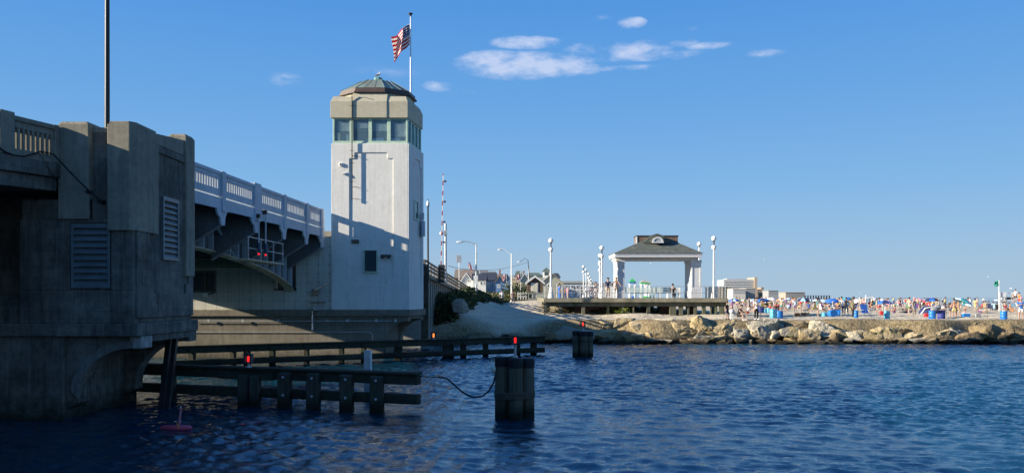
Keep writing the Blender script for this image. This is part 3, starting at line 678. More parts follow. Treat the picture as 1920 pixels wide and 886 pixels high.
# cornice
zc0, zc1, zc2 = zw1, PZ(191,46), PZ(180,46)
b = MB(TX); b.box(U0-.04,U1-.0,V0-.04,V1+.04,zc0,zc1); b.frus(U0-.04,U1,V0-.04,V1+.04,zc1,zc2,.14); b.build('cornice', M['cornice'], tw, bevel=.015)
b = MB(TX); b.box(X(661),X(726),V0-.08,V0+.3,zc0+.004,zc1+.005); b.add([(X(661),V0-.08,zc1+.005),(X(726),V0-.08,zc1+.005),(X(726),V0+.3,zc1+.005),(X(661),V0+.3,zc1+.005),(X(661),V0+.1,PZ(174,46)),(X(726),V0+.1,PZ(174,46)),(X(726),V0+.3,PZ(174,46)),(X(661),V0+.3,PZ(174,46))],[(0,3,2,1),(4,5,6,7),(0,1,5,4),(1,2,6,5),(2,3,7,6),(3,0,4,7)])
b.build('cornice_block', M['cornice'], tw, bevel=.01)
cu, cv = (U0+U1)/2-.0, (V0+V1)/2
def octa(rx, ry, c=.42):
    return [(cu-rx,cv-ry*c),(cu-rx*c,cv-ry),(cu+rx*c,cv-ry),(cu+rx,cv-ry*c),(cu+rx,cv+ry*c),(cu+rx*c,cv+ry),(cu-rx*c,cv+ry),(cu-rx,cv+ry*c)]
def ring(bm_, r0, z0, r1, z1):
    a, c_ = octa(*r0), octa(*r1); bm_.add([(p_[0],p_[1],z0) for p_ in a]+[(p_[0],p_[1],z1) for p_ in c_], [tuple(range(7,-1,-1)),tuple(range(8,16))]+[(k,(k+1)%8,8+(k+1)%8,8+k) for k in range(8)])
b = MB(TX); ring(b,(1.98,1.48),PZ(180,46),(1.98,1.48),15.28); b.build('attic', M['cornice'], tw, bevel=.01)
b = MB(TX); ring(b,(2.12,1.62),15.28,(2.12,1.62),15.36); ring(b,(2.04,1.56),15.36,(2.01,1.52),15.58); b.build('eave', M['brown'], tw, bevel=.01)
rf = MB(TX); ring(rf,(2.0,1.5),15.58,(.92,.70),16.24); roof = rf.build('roof', M['copper'], tw)
b = MB(TX); a, c_ = octa(2.0,1.5), octa(.92,.70)
for k in range(8):
    b.beam((a[k][0],a[k][1],15.58),(c_[k][0],c_[k][1],16.245),.035,.03)
    for f in (.33,.66):
        p0 = Vector((a[k][0],a[k][1],15.58)).lerp(Vector((a[(k+1)%8][0],a[(k+1)%8][1],15.58)),f); p1 = Vector((c_[k][0],c_[k][1],16.245)).lerp(Vector((c_[(k+1)%8][0],c_[(k+1)%8][1],16.245)),f)
        b.beam(p0,p1,.018,.02)
b.build('roof_seams', M['copper'], roof)
b = MB(TX); b.lathe((cu,cv,16.24),[(.34,0),(.34,.04),(.25,.07),(.25,.26),(.19,.31)],8,ph=math.pi/8); b.build('finial', M['copper_green'], tw)
# small items on the tower
q = thing('antenna_mast', P(660,374,45.9), 'thin dark mast fixed close to the sunlit front of the white tower', 'mast')
b = MB(); x_=PX(660,45.88); b.box(x_-.022,x_+.022,45.86,45.92,PZ(374,45.88),PZ(176,45.88)); b.build('mast', M['dark'], q)
b = MB()
for py in (198,222,282,305,340): z_=PZ(py,45.88); b.box(x_-.13,x_+.13,45.88,45.90,z_-.012,z_+.012)
for py in (292,350,372): z_=PZ(py,45.88); b.box(x_-.015,x_+.3,45.90,45.925,z_-.012,z_+.012); b.box(x_+.26,x_+.3,45.90,46.06,z_-.012,z_+.012)
b.tube([(x_,45.89,PZ(178,45.88)),(x_+.02,45.85,PZ(176,45.88)+.05),(x_+.2,45.7,PZ(176,45.88)+.02)],.02,6)
b.build('mast_brackets', M['dark'], q)
q = thing('security_camera', P(638,308,45.89), 'small boxy camera high on the left side of the tower front', 'camera', 'cameras on the white tower')
c = P(638,308,45.89); b = MB(); b.box(c.x-.06,c.x+.10,c.y+.03,c.y+.16,c.z-.1,c.z+.1); b.build('camera_body', M['white'], q, bevel=.01); b=MB(); b.cyl((c.x,c.y+.03,c.z),(c.x,c.y+.01,c.z),.05); b.build('lens', M['black'], q)
q = thing('security_camera', P(648,325,45.89), 'small slanting camera just below the boxy one on the tower front', 'camera', 'cameras on the white tower')
c = P(648,325,45.89); b = MB(); b.beam((c.x-.12,c.y+.04,c.z-.04),(c.x+.10,c.y+.15,c.z+.03),.09,.09); b.build('camera_body', M['white'], q, bevel=.01); b=MB(); b.cyl((c.x-.12,c.y+.04,c.z-.04),(c.x-.15,c.y+.03,c.z-.045),.035); b.build('lens', M['black'], q)
q = thing('wall_light', P(723,479,45.8), 'twin floodlight beside the small green window of the tower', 'floodlight')
c = P(723,479,45.8); b = MB(); b.box(c.x-.28,c.x+.3,c.y-.05,c.y+.25,c.z-.02,c.z+.06); b.build('bracket', M['dark'], q)
for dx in (-.2,.2): b = MB(); b.lathe((c.x+dx,c.y-.02,c.z-.16),[(.10,0),(.07,.14),(.03,.2)],10); b.build('lamp_head', M['dark'], q)
q = MB(); c = P(666,452,46.02); 
for k in range(4): q.box(c.x-.22,c.x+.22,c.y-.04,c.y+.08,c.z-.12+k*.06,c.z-.09+k*.06)
tag(q.build('wall_vent', M['dark']), 'small slatted vent grille on the shaded lower tower front', 'vent')
b = MB(); c = P(793,430,48.6); b.box(c.x-.05,c.x+.12,48.3,48.8,c.z-.4,c.z+.5); b.box(c.x-.05,c.x+.07,48.4,48.7,c.z+.6,c.z+1.0); tag(b.build('junction_box', M['bridge']), 'pale box mounted on the right rear edge of the tower', 'electrical box')
# flagpole + flag
fx, fy = PX(770,48.9), 48.9
q = thing('flagpole', (fx,fy,14.8), 'tall white flagpole rising behind the tower roof', 'flagpole')
b = MB(); b.cyl((fx,fy,14.0),(fx,fy,PZ(30,fy)),.055,.035,10); b.build('pole', M['white'], q, smooth=True)
b = MB(); b.ball((fx,fy,PZ(31,fy)+.05),.07,8); b.ball((fx-.02,fy,PZ(31,fy)+.16),.16,8,1,.4,.45); b.build('finial', M['black'], q, smooth=True)
# US flag: material from the flag's own UV map
def flag_mat():
    m, t, b = newmat('flag_cloth'); uv = N(t, 'ShaderNodeUVMap'); s_ = N(t, 'ShaderNodeSeparateXYZ', ins={0: uv.outputs[0]})
    u, v = s_.outputs[0], s_.outputs[1]
    st = MATH(t, 'GREATER_THAN', MATH(t, 'FRACT', MATH(t, 'MULTIPLY', v, 6.5)), .5)   # 13 stripes
    st = MATH(t, 'SUBTRACT', 1.0, st)
    col = N(t, 'ShaderNodeMixRGB', ins={0: st, 1: (.85,.83,.80,1), 2: (.62,.03,.04,1)}).outputs[0]
    can = MATH(t, 'MULTIPLY', MATH(t, 'LESS_THAN', u, .40), MATH(t, 'GREATER_THAN', v, 6/13))
    a = MATH(t, 'SUBTRACT', MATH(t, 'FRACT', MATH(t, 'MULTIPLY', u, 11/.40/2)), .5); c = MATH(t, 'SUBTRACT', MATH(t, 'FRACT', MATH(t, 'MULTIPLY', MATH(t, 'SUBTRACT', v, 6/13), 13/7*4.5)), .5)
    r = MATH(t, 'ADD', MATH(t, 'MULTIPLY', a, a), MATH(t, 'MULTIPLY', c, c)); star = MATH(t, 'LESS_THAN', r, .085)
    cc = N(t, 'ShaderNodeMixRGB', ins={0: star, 1: (.03,.05,.20,1), 2: (.85,.85,.85,1)}).outputs[0]
    col = N(t, 'ShaderNodeMixRGB', ins={0: can, 1: col, 2: cc}).outputs[0]
    t.links.new(col, b.inputs['Base Color']); b.inputs['Roughness'].default_value = .8
    b2 = N(t, 'ShaderNodeBsdfTranslucent', ins={0: col}); mx = N(t, 'ShaderNodeMixShader', ins={0: .5, 1: b.outputs[0], 2: b2.outputs[0]})
    t.links.new(mx.outputs[0], t.nodes['Material Output'].inputs[0]); return m
FM = flag_mat()
def cloth(name, fn, mat, nu=28, nv=16):
    vs = []; fs = []; uv = []
    for j in range(nv+1):
        for i in range(nu+1): vs.append(fn(i/nu, j/nv)); uv.append((i/nu, j/nv))
    for j in range(nv):
        for i in range(nu): a = j*(nu+1)+i; fs.append((a, a+1, a+nu+2, a+nu+1))
    me = bpy.data.meshes.new(name); me.from_pydata([tuple(v_) for v_ in vs], [], fs); ul = me.uv_layers.new()
    for l in me.loops: ul.data[l.index].uv = uv[l.vertex_index]
    me.polygons.foreach_set('use_smooth', [True]*len(fs)); me.materials.append(mat)
    o = bpy.data.objects.new(name, me); COL.objects.link(o)
    s_ = o.modifiers.new('thickness', 'SOLIDIFY'); s_.thickness = .006; return o
def usflag(top, hoist, fly, droop, dirx=-1, amp=.12, ph=0):
    top = Vector(top)
    def fn(u, v):
        z = -hoist*(1-v)-droop*u**1.15*fly*(1.0-.12*v)
        x = dirx*fly*u*(1-.62*droop)*(.92+.08*v); y = amp*math.sin(u*9+ph+v*1.7)*(.25+u)+.06*math.sin(v*7+u*5)*u
        x += .05*math.sin(u*13+v*3+ph)*u
        return top+Vector((x, y, z))
    return fn
tag(cloth('american_flag', usflag((fx-.06,fy,PZ(44,fy)), 1.28, 1.75, .62, amp=.26), FM), 'large stars and stripes flag drooping from the pole above the tower', 'flag')

# fender lamps, dolphins
def fender(name, A, B, zt, zb_, piles, label, post_h, back=1, beams=1.0, w=.40):
    """A,B: (x, y) ends; piles: image x; piles stand on the camera side"""
    A = Vector((*A, 0)); B = Vector((*B, 0)); d = (B-A).normalized(); nrm = Vector((d.y, -d.x, 0))
    q = thing(name, (A+B)/2, label, 'fender')
    b = MB()
    b.beam(A+Vector((0,0,zt-.16)), B+Vector((0,0,zt-.16)), .26, .30); b.build('top_wale', M['fender'], q, bevel=.015)
    b = MB(); b.beam(A+nrm*(-.02)+Vector((0,0,zt+.03)), B+nrm*(-.02)+Vector((0,0,zt+.03)), .48, .07); b.build('cap_plank', M['fender'], q, bevel=.01)
    b = MB(); b.beam(A+Vector((0,0,zb_)), B+Vector((0,0,zb_)), .26, .30); b.build('lower_wale', M['fender'], q, bevel=.015)
    for px in piles:
        r = (px-960)/F; s_ = (r*A.y-A.x)/(d.x-r*d.y); c = A+d*s_+nrm*(.13+w/2-.02)*post_h
        b = MB(); hz = zt-.02+random.uniform(-.03,.02); b.frus(c.x-w/2,c.x+w/2,c.y-w/2,c.y+w/2,-2,hz-.02,.015); b.jit(.018); pl = b.build('pile', M['fenderpost'], q, bevel=.05)
        pl.rotation_euler = (0,0,0)
        for z in (zt-.17, zb_+.02):
            b = MB(); b.cyl((c.x,c.y-w/2,z),(c.x,c.y-w/2-.03,z),.04,n=10); b.build('bolt', M['steel'], pl)
    return q, A, B, d
nf, nA, nB, nd_ = fender('timber_fender', (PX(252,27.6),27.6), (PX(786,24.2),24.2), 1.17, .42, (330,545,598,660,716), 'near dark timber fender with square piles in front of the pier', 1, w=.42)
for dx in (0,):
    for px in (464,484):
        r = (px-960)/F; A=nA; d=nd_; s_ = (r*A.y-A.x)/(d.x-r*d.y); c = A+d*s_+Vector((0,-.3,0)); b = MB(); b.box(c.x-.17,c.x+.17,c.y-.18,c.y+.18,-2,1.0); b.jit(.02); b.build('pile', M['fenderpost'], nf, bevel=.04)
b = MB(); r=(415-960)/F; b.beam(Vector((PX(412,26.3),26.28,.95)), Vector((PX(515,25.7),25.62,.95)), .12,.22); b.build('splice_board', M['fender'], nf)
ff, fA, fB, fd_ = fender('timber_fender', (PX(310,38.6),38.6), (PX(1020,48.8),48.8), 1.08, .30, (), 'far timber fender running past the foot of the tower', 1)
for px, w, zt in ((432,.28,.9),(460,.3,.9),(507,.28,.9),(572,.28,.9),(638,.28,.9),(680,.28,.9),(745,.45,.9),(836,.45,.9),(846,.3,.9),(868,.33,.9),(910,.34,.9),(970,.36,.9),(1001,.40,.9),(355,.28,.9)):
    r = (px-960)/F; s_ = (r*fA.y-fA.x)/(fd_.x-r*fd_.y); c = fA+fd_*s_+Vector((0,.30,0)); b = MB(); b.box(c.x-w/2,c.x+w/2,c.y-.16,c.y+.16,-2,zt); b.jit(.018); pl = b.build('pile', M['fenderpost'], ff, bevel=.03)
    b = MB(); cc = fA+fd_*s_+Vector((0,-.13,0)); b.ball((cc.x,cc.y-.02,.93),.10,8,1,.5,1); b.build('bolt', M['black'], pl)
for px in (460,465,470,478,482,487,640,646,652,658,664): r = (px-960)/F; s_ = (r*fA.y-fA.x)/(fd_.x-r*fd_.y); cc = fA+fd_*s_+Vector((0,-.13,0)); b = MB(); b.ball((cc.x,cc.y,.93),.07,8,1,.5,1); b.build('bolt', M['black'], ff)
q = thing('marker_post', (PX(689,27.0),27.0,0), 'square white post standing in the water behind the near timber fender', 'post')
b = MB(); X_=PX(689,27); b.box(X_-.105,X_+.105,26.9,27.1,-2,PZ(656,27)); b.build('post_shaft', M['steel'], q, bevel=.01)
b = MB(); b.box(X_+.105,X_+.13,26.88,27.12,-2,PZ(657,27)); b.build('edge_strip', M['white'], q)

def siglamp(px, pyc, d, label, mat, s_=1.0, base_z=None, stem=.28):
    c = P(px, pyc, d); q = thing('marker_light', (c.x, d, base_z if base_z is not None else c.z-.4), label, 'signal light')
    b = MB(); b.cells(c.x-.16*s_,c.x+.16*s_,c.z-.17*s_,c.z+.17*s_,d-.12,d+.10,[(c.x-.085*s_,c.x+.085*s_,c.z-.12*s_,c.z+.12*s_)]); b.box(c.x-.18*s_,c.x+.18*s_,d-.14,d+.12,c.z+.17*s_,c.z+.20*s_); b.build('housing', M['dark'], q)
    b = MB(); b.lathe((c.x,d-.01,c.z-.13*s_),[(.03*s_,0),(.045*s_,.03),(.048*s_,.13*s_),(.045*s_,.22*s_),(.02,.25*s_)],12); b.build('lens', mat, q, smooth=True)
    zb_ = base_z if base_z is not None else c.z-.45
    b = MB(); b.cyl((c.x,d,zb_),(c.x,d,c.z-.17*s_),.05*s_,n=8); b.cyl((c.x,d,zb_),(c.x,d,zb_+.05),.12*s_,n=10); b.build('stem', M['steel'], q)
    return q
siglamp(466,672,25.9,'red lamp on top of the near timber fender',M['lampred'],.8,1.24)
siglamp(813,628,45.0,'orange lamp on the far fender in front of the sandy bank',M['lamporange'],.95,1.15)
ROPE = plain('rope_brown',(.10,.075,.055),.8)
def dolphin(px, d, R_, ztop, label, bands):
    cx = PX(px, d); q = thing('pile_cluster', (cx, d, 0), label, 'pile cluster'); r = R_*.37
    cs = [(cx-R_*.66,d+.1),(cx+R_*.05,d-.25*R_/.55),(cx+R_*.66,d+.05),(cx-R_*.3,d+R_*.9),(cx+R_*.35,d+R_*.9)]
    for i, (x, y) in enumerate(cs):
        z1 = ztop-.02*i; b = MB(); b.lathe((x,y,0),[(r*1.04,-2),(r*1.02,.3),(r,1),(r*.97,z1-.25),(r*.96,z1-.24)],16); pl = b.build('pile', M['pile'], q, smooth=True)
        b = MB(); b.lathe((x,y,0),[(r*1.03,z1-.27),(r*1.06,z1-.1),(r*1.05,z1-.05),(r*.93,z1)],16); b.build('cap', M['rubber'], pl, smooth=True)
    for z in bands:
        b = MB(); pts = []
        hull = [(cx-R_*1.06,d+.15),(cx-R_*.98,d-.12),(cx-R_*.5,d-.42*R_/.55*.9),(cx+R_*.05,d-.25*R_/.55-r-.03),(cx+R_*.6,d-.35*R_/.55),(cx+R_*1.0,d-.1),(cx+R_*1.06,d+.2),(cx+R_*.8,d+R_*1.2),(cx,d+R_*1.36),(cx-R_*.8,d+R_*1.2),(cx-R_*1.06,d+.15)]
        b.tube([(x,y,z+random.uniform(-.015,.015)) for x,y in hull],.018,6); b.build('wire_band', ROPE if len(bands) > 1 else M['rubber'], q)
    return q
D1 = dolphin(965,23.2,.555,PZ(670,22.9),'large cluster of black capped timber piles in the foreground water',(.60,.645,.69,.735,.77))
D2 = dolphin(1093,46.8,.59,PZ(620,46.6),'smaller cluster of black capped piles before the sunlit rocks',(.95,))
siglamp(966,637,23.1,'red lamp on top of the large foreground pile cluster',M['lampred'],.70,PZ(670,23.0))
siglamp(1093,607,46.6,'red lamp on top of the smaller pile cluster',M['lampred'],.9,PZ(620,46.6))
b = MB(); pts = [P(786,705,24.2),P(805,706,24.0),P(822,706,23.9)]
for k in range(13):
    f = k/12; ctl = [(822,706),(838,709),(853,722),(868,735),(885,744),(903,743),(916,733),(925,718),(929,703),(930,690),(929,682),(936,673),(962,668)][k]; pts.append(P(ctl[0],ctl[1],23.9-.75*f))
b.tube(pts,[.014]*3+[.026]*13,6); tag(b.build('power_cable', M['rubber']),'black cable looping from the near fender to the foreground pile cluster','cable')
b = MB(); c = P(930,692,23.1); b.cyl((c.x-.03,c.y,c.z),(c.x-.12,c.y-.02,c.z),.09,n=10); b.build('junction_box', M['cream'], D1)
# float
q = thing('rescue_float', P(330,803,21.2), 'pink float with small striped marker pole on the dark water', 'buoy')
c = P(330,804,21.2); c.z=.03; q.location=(c.x,c.y,0)
pink = plain('pink_plastic',(.50,.07,.12),.4)
b = MB(); b.tube([(c.x-.43,c.y,.05),(c.x-.36,c.y,.05),(c.x,c.y,.05),(c.x+.36,c.y,.05),(c.x+.43,c.y,.05)],[.02,.075,.085,.075,.02],12); b.build('hull', pink, q, smooth=True)
b = MB(); b.cyl((c.x+.08,c.y,.05),(c.x+.13,c.y,.62),.012,n=6); b.build('pole', M['white'], q)
b = MB(); 
for k in range(5): b.lathe((c.x+.09+.008*k,c.y,.16+.09*k),[(.035,0),(.045,.03),(.03,.06)],8)
b.build('streamer', plain('streamer_red_white',(.45,.12,.14),.6,var=.6,scale=30), q)
b = MB(); b.tube([(c.x+.05,c.y-.06,.17),(c.x+.09,c.y-.09,.12),(c.x+.1,c.y-.1,.04)],.02,6); b.build('strap', plain('orange_strap',(.7,.2,.03),.5), q)
# ================================================================ far ramp with timber guard rail
def ramp_x(y): return -6.35+(y-58)*.028
def ramp_z(y): return 5.15-(y-58)*.036 if y > 58 else 5.25+(58-y)*.03
rp = thing('bridge_ramp', (-8, 70, 2), 'concrete bridge ramp with wooden guard rail descending towards the houses', 'ramp')
rw = concrete('ramp_concrete', (.22,.205,.175), (.32,.30,.26), streak=.55, dark=(.07,.065,.055), boards=0, spots=.15)
wgrey = wood('grey_rail_timber', (.30,.26,.20), .55, axis='y')
b = MB(); ys = list(range(56, 112, 2))
for a in ys[:-1]:
    c = a+2; z0, z1 = ramp_z(a), ramp_z(c); x0, x1 = ramp_x(a), ramp_x(c)
    b.add([(x0,a,0),(x1,c,0),(x1,c,z1),(x0,a,z0),(-24,a,0),(-24,c,0),(-24,c,z1),(-24,a,z0)], [(0,1,2,3),(3,2,6,7),(4,7,6,5)])
b.add([(ramp_x(56),56,0),(-24,56,0),(-24,56,ramp_z(56)),(ramp_x(56),56,ramp_z(56))],[(0,1,2,3)])
b.build('retaining_wall', rw, rp)
b = MB()
for k in range(22):
    y = 58.6+k*1.3; x = ramp_x(y); b.box(x,x+.06,y,y+.14,1.2,ramp_z(y)-.3)
b.build('wall_ribs', wgrey, rp)
b = MB(); b.beam((ramp_x(56)+.06,56,ramp_z(56)-.14),(ramp_x(110)+.06,110,ramp_z(110)-.14),.34,.28); b.build('edge_beam', wgrey, rp)
b = MB()
for k in range(27):
    y = 58+k*1.9; x = ramp_x(y); z = ramp_z(y); b.box(x-.08,x+.08,y,y+.16,z-.1,z+1.0)
for h in (.35,.62,.92): b.beam((ramp_x(58)+.06,58,ramp_z(58)+h),(ramp_x(110)+.06,110,ramp_z(110)+h),.06,.14)
b.build('guard_rail', wgrey, rp)
b = MB(); y=58; 
for h in (.35,.62,.92): b.beam((-6.9,58,ramp_z(58)+h),(-6.3,58,ramp_z(58)+h),.06,.14)
b.build('end_rail', wgrey, rp)
b = MB(TX); b.box(-22,-9.9,49.6,56,4.9,5.25) if False else b.add([(-22,49.6,5.3),(-10.6,49.6,5.3),(-10.6,57,5.3),(-22,57,5.3),(-22,49.6,7.6),(-10.6,49.6,7.6),(-10.6,57,6.9),(-22,57,6.9)],[(0,3,2,1),(4,5,6,7),(0,1,5,4),(1,2,6,5),(2,3,7,6),(3,0,4,7)]); b.build('link_span', rw, rp)
tb = thing('timber_bulkhead', (-6.3,57,1.5), 'dark timber bulkhead boards standing right behind the tower', 'bulkhead')
b = MB(); x0, x1 = PX(792,56.4), PX(803.5,56.4)
n=3
for k in range(n): b.box(x0-.3+(x1-x0+.3)*k/n, x0-.3+(x1-x0+.3)*(k+.93)/n, 56.3, 56.5, .3, PZ(490+4*k,56.4))
b.build('boards', wood('dark_bulkhead_timber', (.13,.11,.08), .5, axis='z'), tb)
b = MB(); b.box(x0-.4,x1-.02,56.2,56.28,4.3,4.5); b.box(x0-.4,x1-.02,56.2,56.28,2.9,3.1); b.build('rails', wood('dark_bulkhead_rail', (.10,.085,.06), .5), tb)

# ---------------------------------------------------------------- plants on the dune
def leafcloud(name, pts, size, mats, kind, label=None, updir=.5, cat='plants'):
    n = len(pts); V = np.zeros((n*4, 3)); 
    d = rng.normal(size=(n,3)); d[:,2] = np.abs(d[:,2])*updir+.15; d /= np.linalg.norm(d,axis=1)[:,None]
    w = np.cross(d, rng.normal(size=(n,3))); w /= np.linalg.norm(w,axis=1)[:,None]
    s_ = size*(.5+rng.random(n))[:,None]
    V[0::4] = pts-w*s_*.10; V[1::4] = pts+w*s_*.10; V[2::4] = pts+d*s_+w*s_*.22; V[3::4] = pts+d*s_-w*s_*.22
    me = bpy.data.meshes.new(name); me.from_pydata(V.tolist(), [], [(4*i,4*i+1,4*i+2,4*i+3) for i in range(n)])
    for m in mats: me.materials.append(m)
    me.polygons.foreach_set('material_index', rng.integers(0, len(mats), n).astype(np.int32))
    o = bpy.data.objects.new(name, me); COL.objects.link(o); tag(o, label, cat, None, kind); return o
def leafmat(n, c):
    m, t, b = newmat(n); col = ramp(t, NOISE(t, POS(t), 2.5, 3), [x*.6 for x in c], [x*1.4 for x in c]); t.links.new(col, b.inputs['Base Color']); b.inputs['Roughness'].default_value=.7
    tr = N(t, 'ShaderNodeBsdfTranslucent', ins={0: col}); mx = N(t, 'ShaderNodeMixShader', ins={0: .3, 1: b.outputs[0], 2: tr.outputs[0]}); t.links.new(mx.outputs[0], t.nodes['Material Output'].inputs[0]); return m
LF = [leafmat('leaf_green', (.04,.062,.018)), leafmat('leaf_dark', (.022,.04,.014)), leafmat('leaf_yellow', (.09,.10,.035))]
pts = []
while len(pts) < 15000:
    y = 63+48*random.random()**1.2; x = ramp_x(y)+.1+abs(random.gauss(0, 1.9))
    cl = mnoise.noise(Vector((x*.55, y*.35, 3)))
    wd = 2.8 if y < 95 else 5.0
    if x-ramp_x(y) > wd*(.75+.5*cl): continue
    h = (.52+.5*cl)*(1.0-.55*(x-ramp_x(y))/wd)
    if y > 90: h *= .8
    pts.append((x, y, random.random()*max(.12, h)))
pts = np.array(pts); pts[:,2] += ground(pts[:,0], pts[:,1])
leafcloud('dune_plants', pts, .34, LF, 'stuff', 'green scrub covering the dune beside the ramp wall')
pts=[]
for _ in range(2600):
    x = random.uniform(-8, 4); y = random.uniform(112, 128); pts.append((x,y,random.random()*.9))
pts=np.array(pts); pts[:,2]+=ground(pts[:,0],pts[:,1]); leafcloud('dune_grass', pts, .5, [LF[2],LF[0],leafmat('straw',(.22,.19,.09))], 'stuff', 'pale dune grass in front of the houses')
def bush(px, py, d, w, h, n, label, mats, size=.3):
    c = P(px,py,d); q = thing('bush', (c.x,d,gz(c.x,d)), label, 'bush', None)
    p_ = rng.normal(size=(n,3)); p_ /= np.linalg.norm(p_,axis=1)[:,None]; p_ *= (rng.random(n)**.45)[:,None]; p_[:,2]=np.abs(p_[:,2])
    lob = 1+.35*np.sin(p_[:,0]*5+p_[:,1]*4+px); p_ = p_*np.array([w/2,w/2,h])*lob[:,None]
    o = leafcloud('foliage', p_, size, mats, None); o.parent = q
    for k in ('label','category','kind'):
        if k in o: del o[k]
    b = MB()
    for k in range(5): b.cyl((0,0,-.2),(w*.25*math.cos(k*1.3),w*.25*math.sin(k*1.3),h*.6),.04,.015,6)
    b2 = b.build('stem', M['fenderpost']); b2.parent = q; return q
bush(960,545,135,3.4,2.6,1500,'round green bush between the lamp post and the small shed',LF)
bush(985,545,140,5.0,2.4,1600,'wide dark green bush behind the white railing',[LF[1],LF[0]])
bush(1165,585,69.0,1.6,.55,700,'yellow green leafy plant growing at the foot of the deck',[LF[2],leafmat('lime_leaf',(.20,.26,.03))],.3)
bush(1150,585,69.3,1.4,.45,500,'low green plant left of the yellow one below the deck',[LF[2],LF[0]],.25)
bush(1062,583,70.0,1.8,.4,500,'sparse dry shrub under the left part of the deck',[leafmat('dry_leaf',(.12,.10,.06)),LF[2]],.22)
bush(815,585,60.5,1.7,.75,900,'dark bush in the shade at the foot of the ramp wall',[LF[1],LF[0]],.28)

# ---------------------------------------------------------------- riprap
def rockmat(n, c1, c2):
    m, t, b = newmat(n); p = POS(t); z = N(t, 'ShaderNodeSeparateXYZ', ins={0: p}).outputs[2]
    a = NOISE(t, p, 1.1, 6, .6); f = NOISE(t, p, 9, 5, .7); col = ramp(t, a, c1, c2, .35, .65); col = MULC(t, col, f, .78, 1.15)
    g = N(t, 'ShaderNodeMapRange', ins={0: NOISE(t, p, .5, 4), 1: .5, 2: .68, 3: 0, 4: .6}).outputs[0]; col = N(t, 'ShaderNodeMixRGB', ins={0: g, 1: col, 2: (.36,.27,.10,1)}).outputs[0]
    zz = MATH(t, 'ADD', z, MATH(t, 'MULTIPLY', MATH(t, 'SUBTRACT', a, .5), .55))
    col = N(t, 'ShaderNodeMixRGB', ins={0: N(t, 'ShaderNodeMapRange', ins={0: zz, 1: .42, 2: .2, 3: 0, 4: .94}).outputs[0], 1: col, 2: (.018,.015,.010,1)}).outputs[0]
    t.links.new(col, b.inputs['Base Color']); b.inputs['Roughness'].default_value = .9; b.inputs['Specular IOR Level'].default_value = .2
    t.links.new(N(t, 'ShaderNodeBump', ins={'Strength': .9, 'Distance': .06, 'Height': MATH(t, 'ADD', f, MATH(t, 'MULTIPLY', NOISE(t, p, 3, 4), 1.5))}).outputs[0], b.inputs['Normal']); return m
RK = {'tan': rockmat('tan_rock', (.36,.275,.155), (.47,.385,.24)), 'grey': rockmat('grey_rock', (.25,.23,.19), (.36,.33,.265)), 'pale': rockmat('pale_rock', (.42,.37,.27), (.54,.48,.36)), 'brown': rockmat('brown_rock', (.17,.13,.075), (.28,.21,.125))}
def rock_mesh(sx, sy, sz, seed, mat, npt=16, sub=3):
    r = random.Random(seed); bm_ = bmesh.new()
    for k in range(npt):
        v = Vector((r.uniform(-1,1), r.uniform(-1,1), r.uniform(-1,1))); m_ = max(abs(v.x),abs(v.y),abs(v.z)); v = v/m_*r.uniform(.72,1.0)
        bm_.verts.new((v.x*sx/2, v.y*sy/2, v.z*sz/2))
    res = bmesh.ops.convex_hull(bm_, input=bm_.verts[:])
    bmesh.ops.delete(bm_, geom=[v for v in bm_.verts if not v.link_faces], context='VERTS')
    bmesh.ops.bevel(bm_, geom=bm_.edges[:], offset=min(sx,sy,sz)*.025, segments=1, affect='EDGES')
    bmesh.ops.triangulate(bm_, faces=bm_.faces[:])
    for _ in range(sub): bmesh.ops.subdivide_edges(bm_, edges=[e for e in bm_.edges if e.calc_length() > .16], cuts=1, use_grid_fill=True); bmesh.ops.triangulate(bm_, faces=bm_.faces[:])
    for v in bm_.verts:
        c = v.co; n_ = mnoise.noise_vector(c*1.3+Vector((seed,0,0)))*.045*min(sy,sz)+mnoise.noise_vector(c*3.5+Vector((seed,7,0)))*.05*min(sy,sz)+mnoise.noise_vector(c*9+Vector((seed,7,0)))*.03*min(sy,sz); v.co = c+n_
    me = bpy.data.meshes.new('boulder'); bm_.to_mesh(me); bm_.free(); me.materials.append(mat)
    me.polygons.foreach_set('use_smooth', [True]*len(me.polygons))
    try: me.set_sharp_from_angle(angle=R(18))
    except Exception: pass
    return me
used_labels = set()
def uniq(base_l, alts):
    if base_l not in used_labels: used_labels.add(base_l); return base_l
    for a in alts:
        l = base_l+' '+a
        if l not in used_labels and len(l.split()) <= 16: used_labels.add(l); return l
    return base_l
def rock(px, py, d, wpx, hpx, col, label, seed, dep=None, rz=0):
    s_ = d/F; sx, sz = wpx*s_*1.38, hpx*s_*1.38; sy = dep or max(1.1, sx*.7)
    o = bpy.data.objects.new('boulder', rock_mesh(sx, sy, sz, seed, RK[col])); COL.objects.link(o); o.location = P(px, py, d)+Vector((0, sy*.25, 0)); o.rotation_euler = (random.uniform(-.12,.12), random.uniform(-.1,.1), rz)
    tag(o, label, 'boulder', 'boulders of the rock jetty'); return o
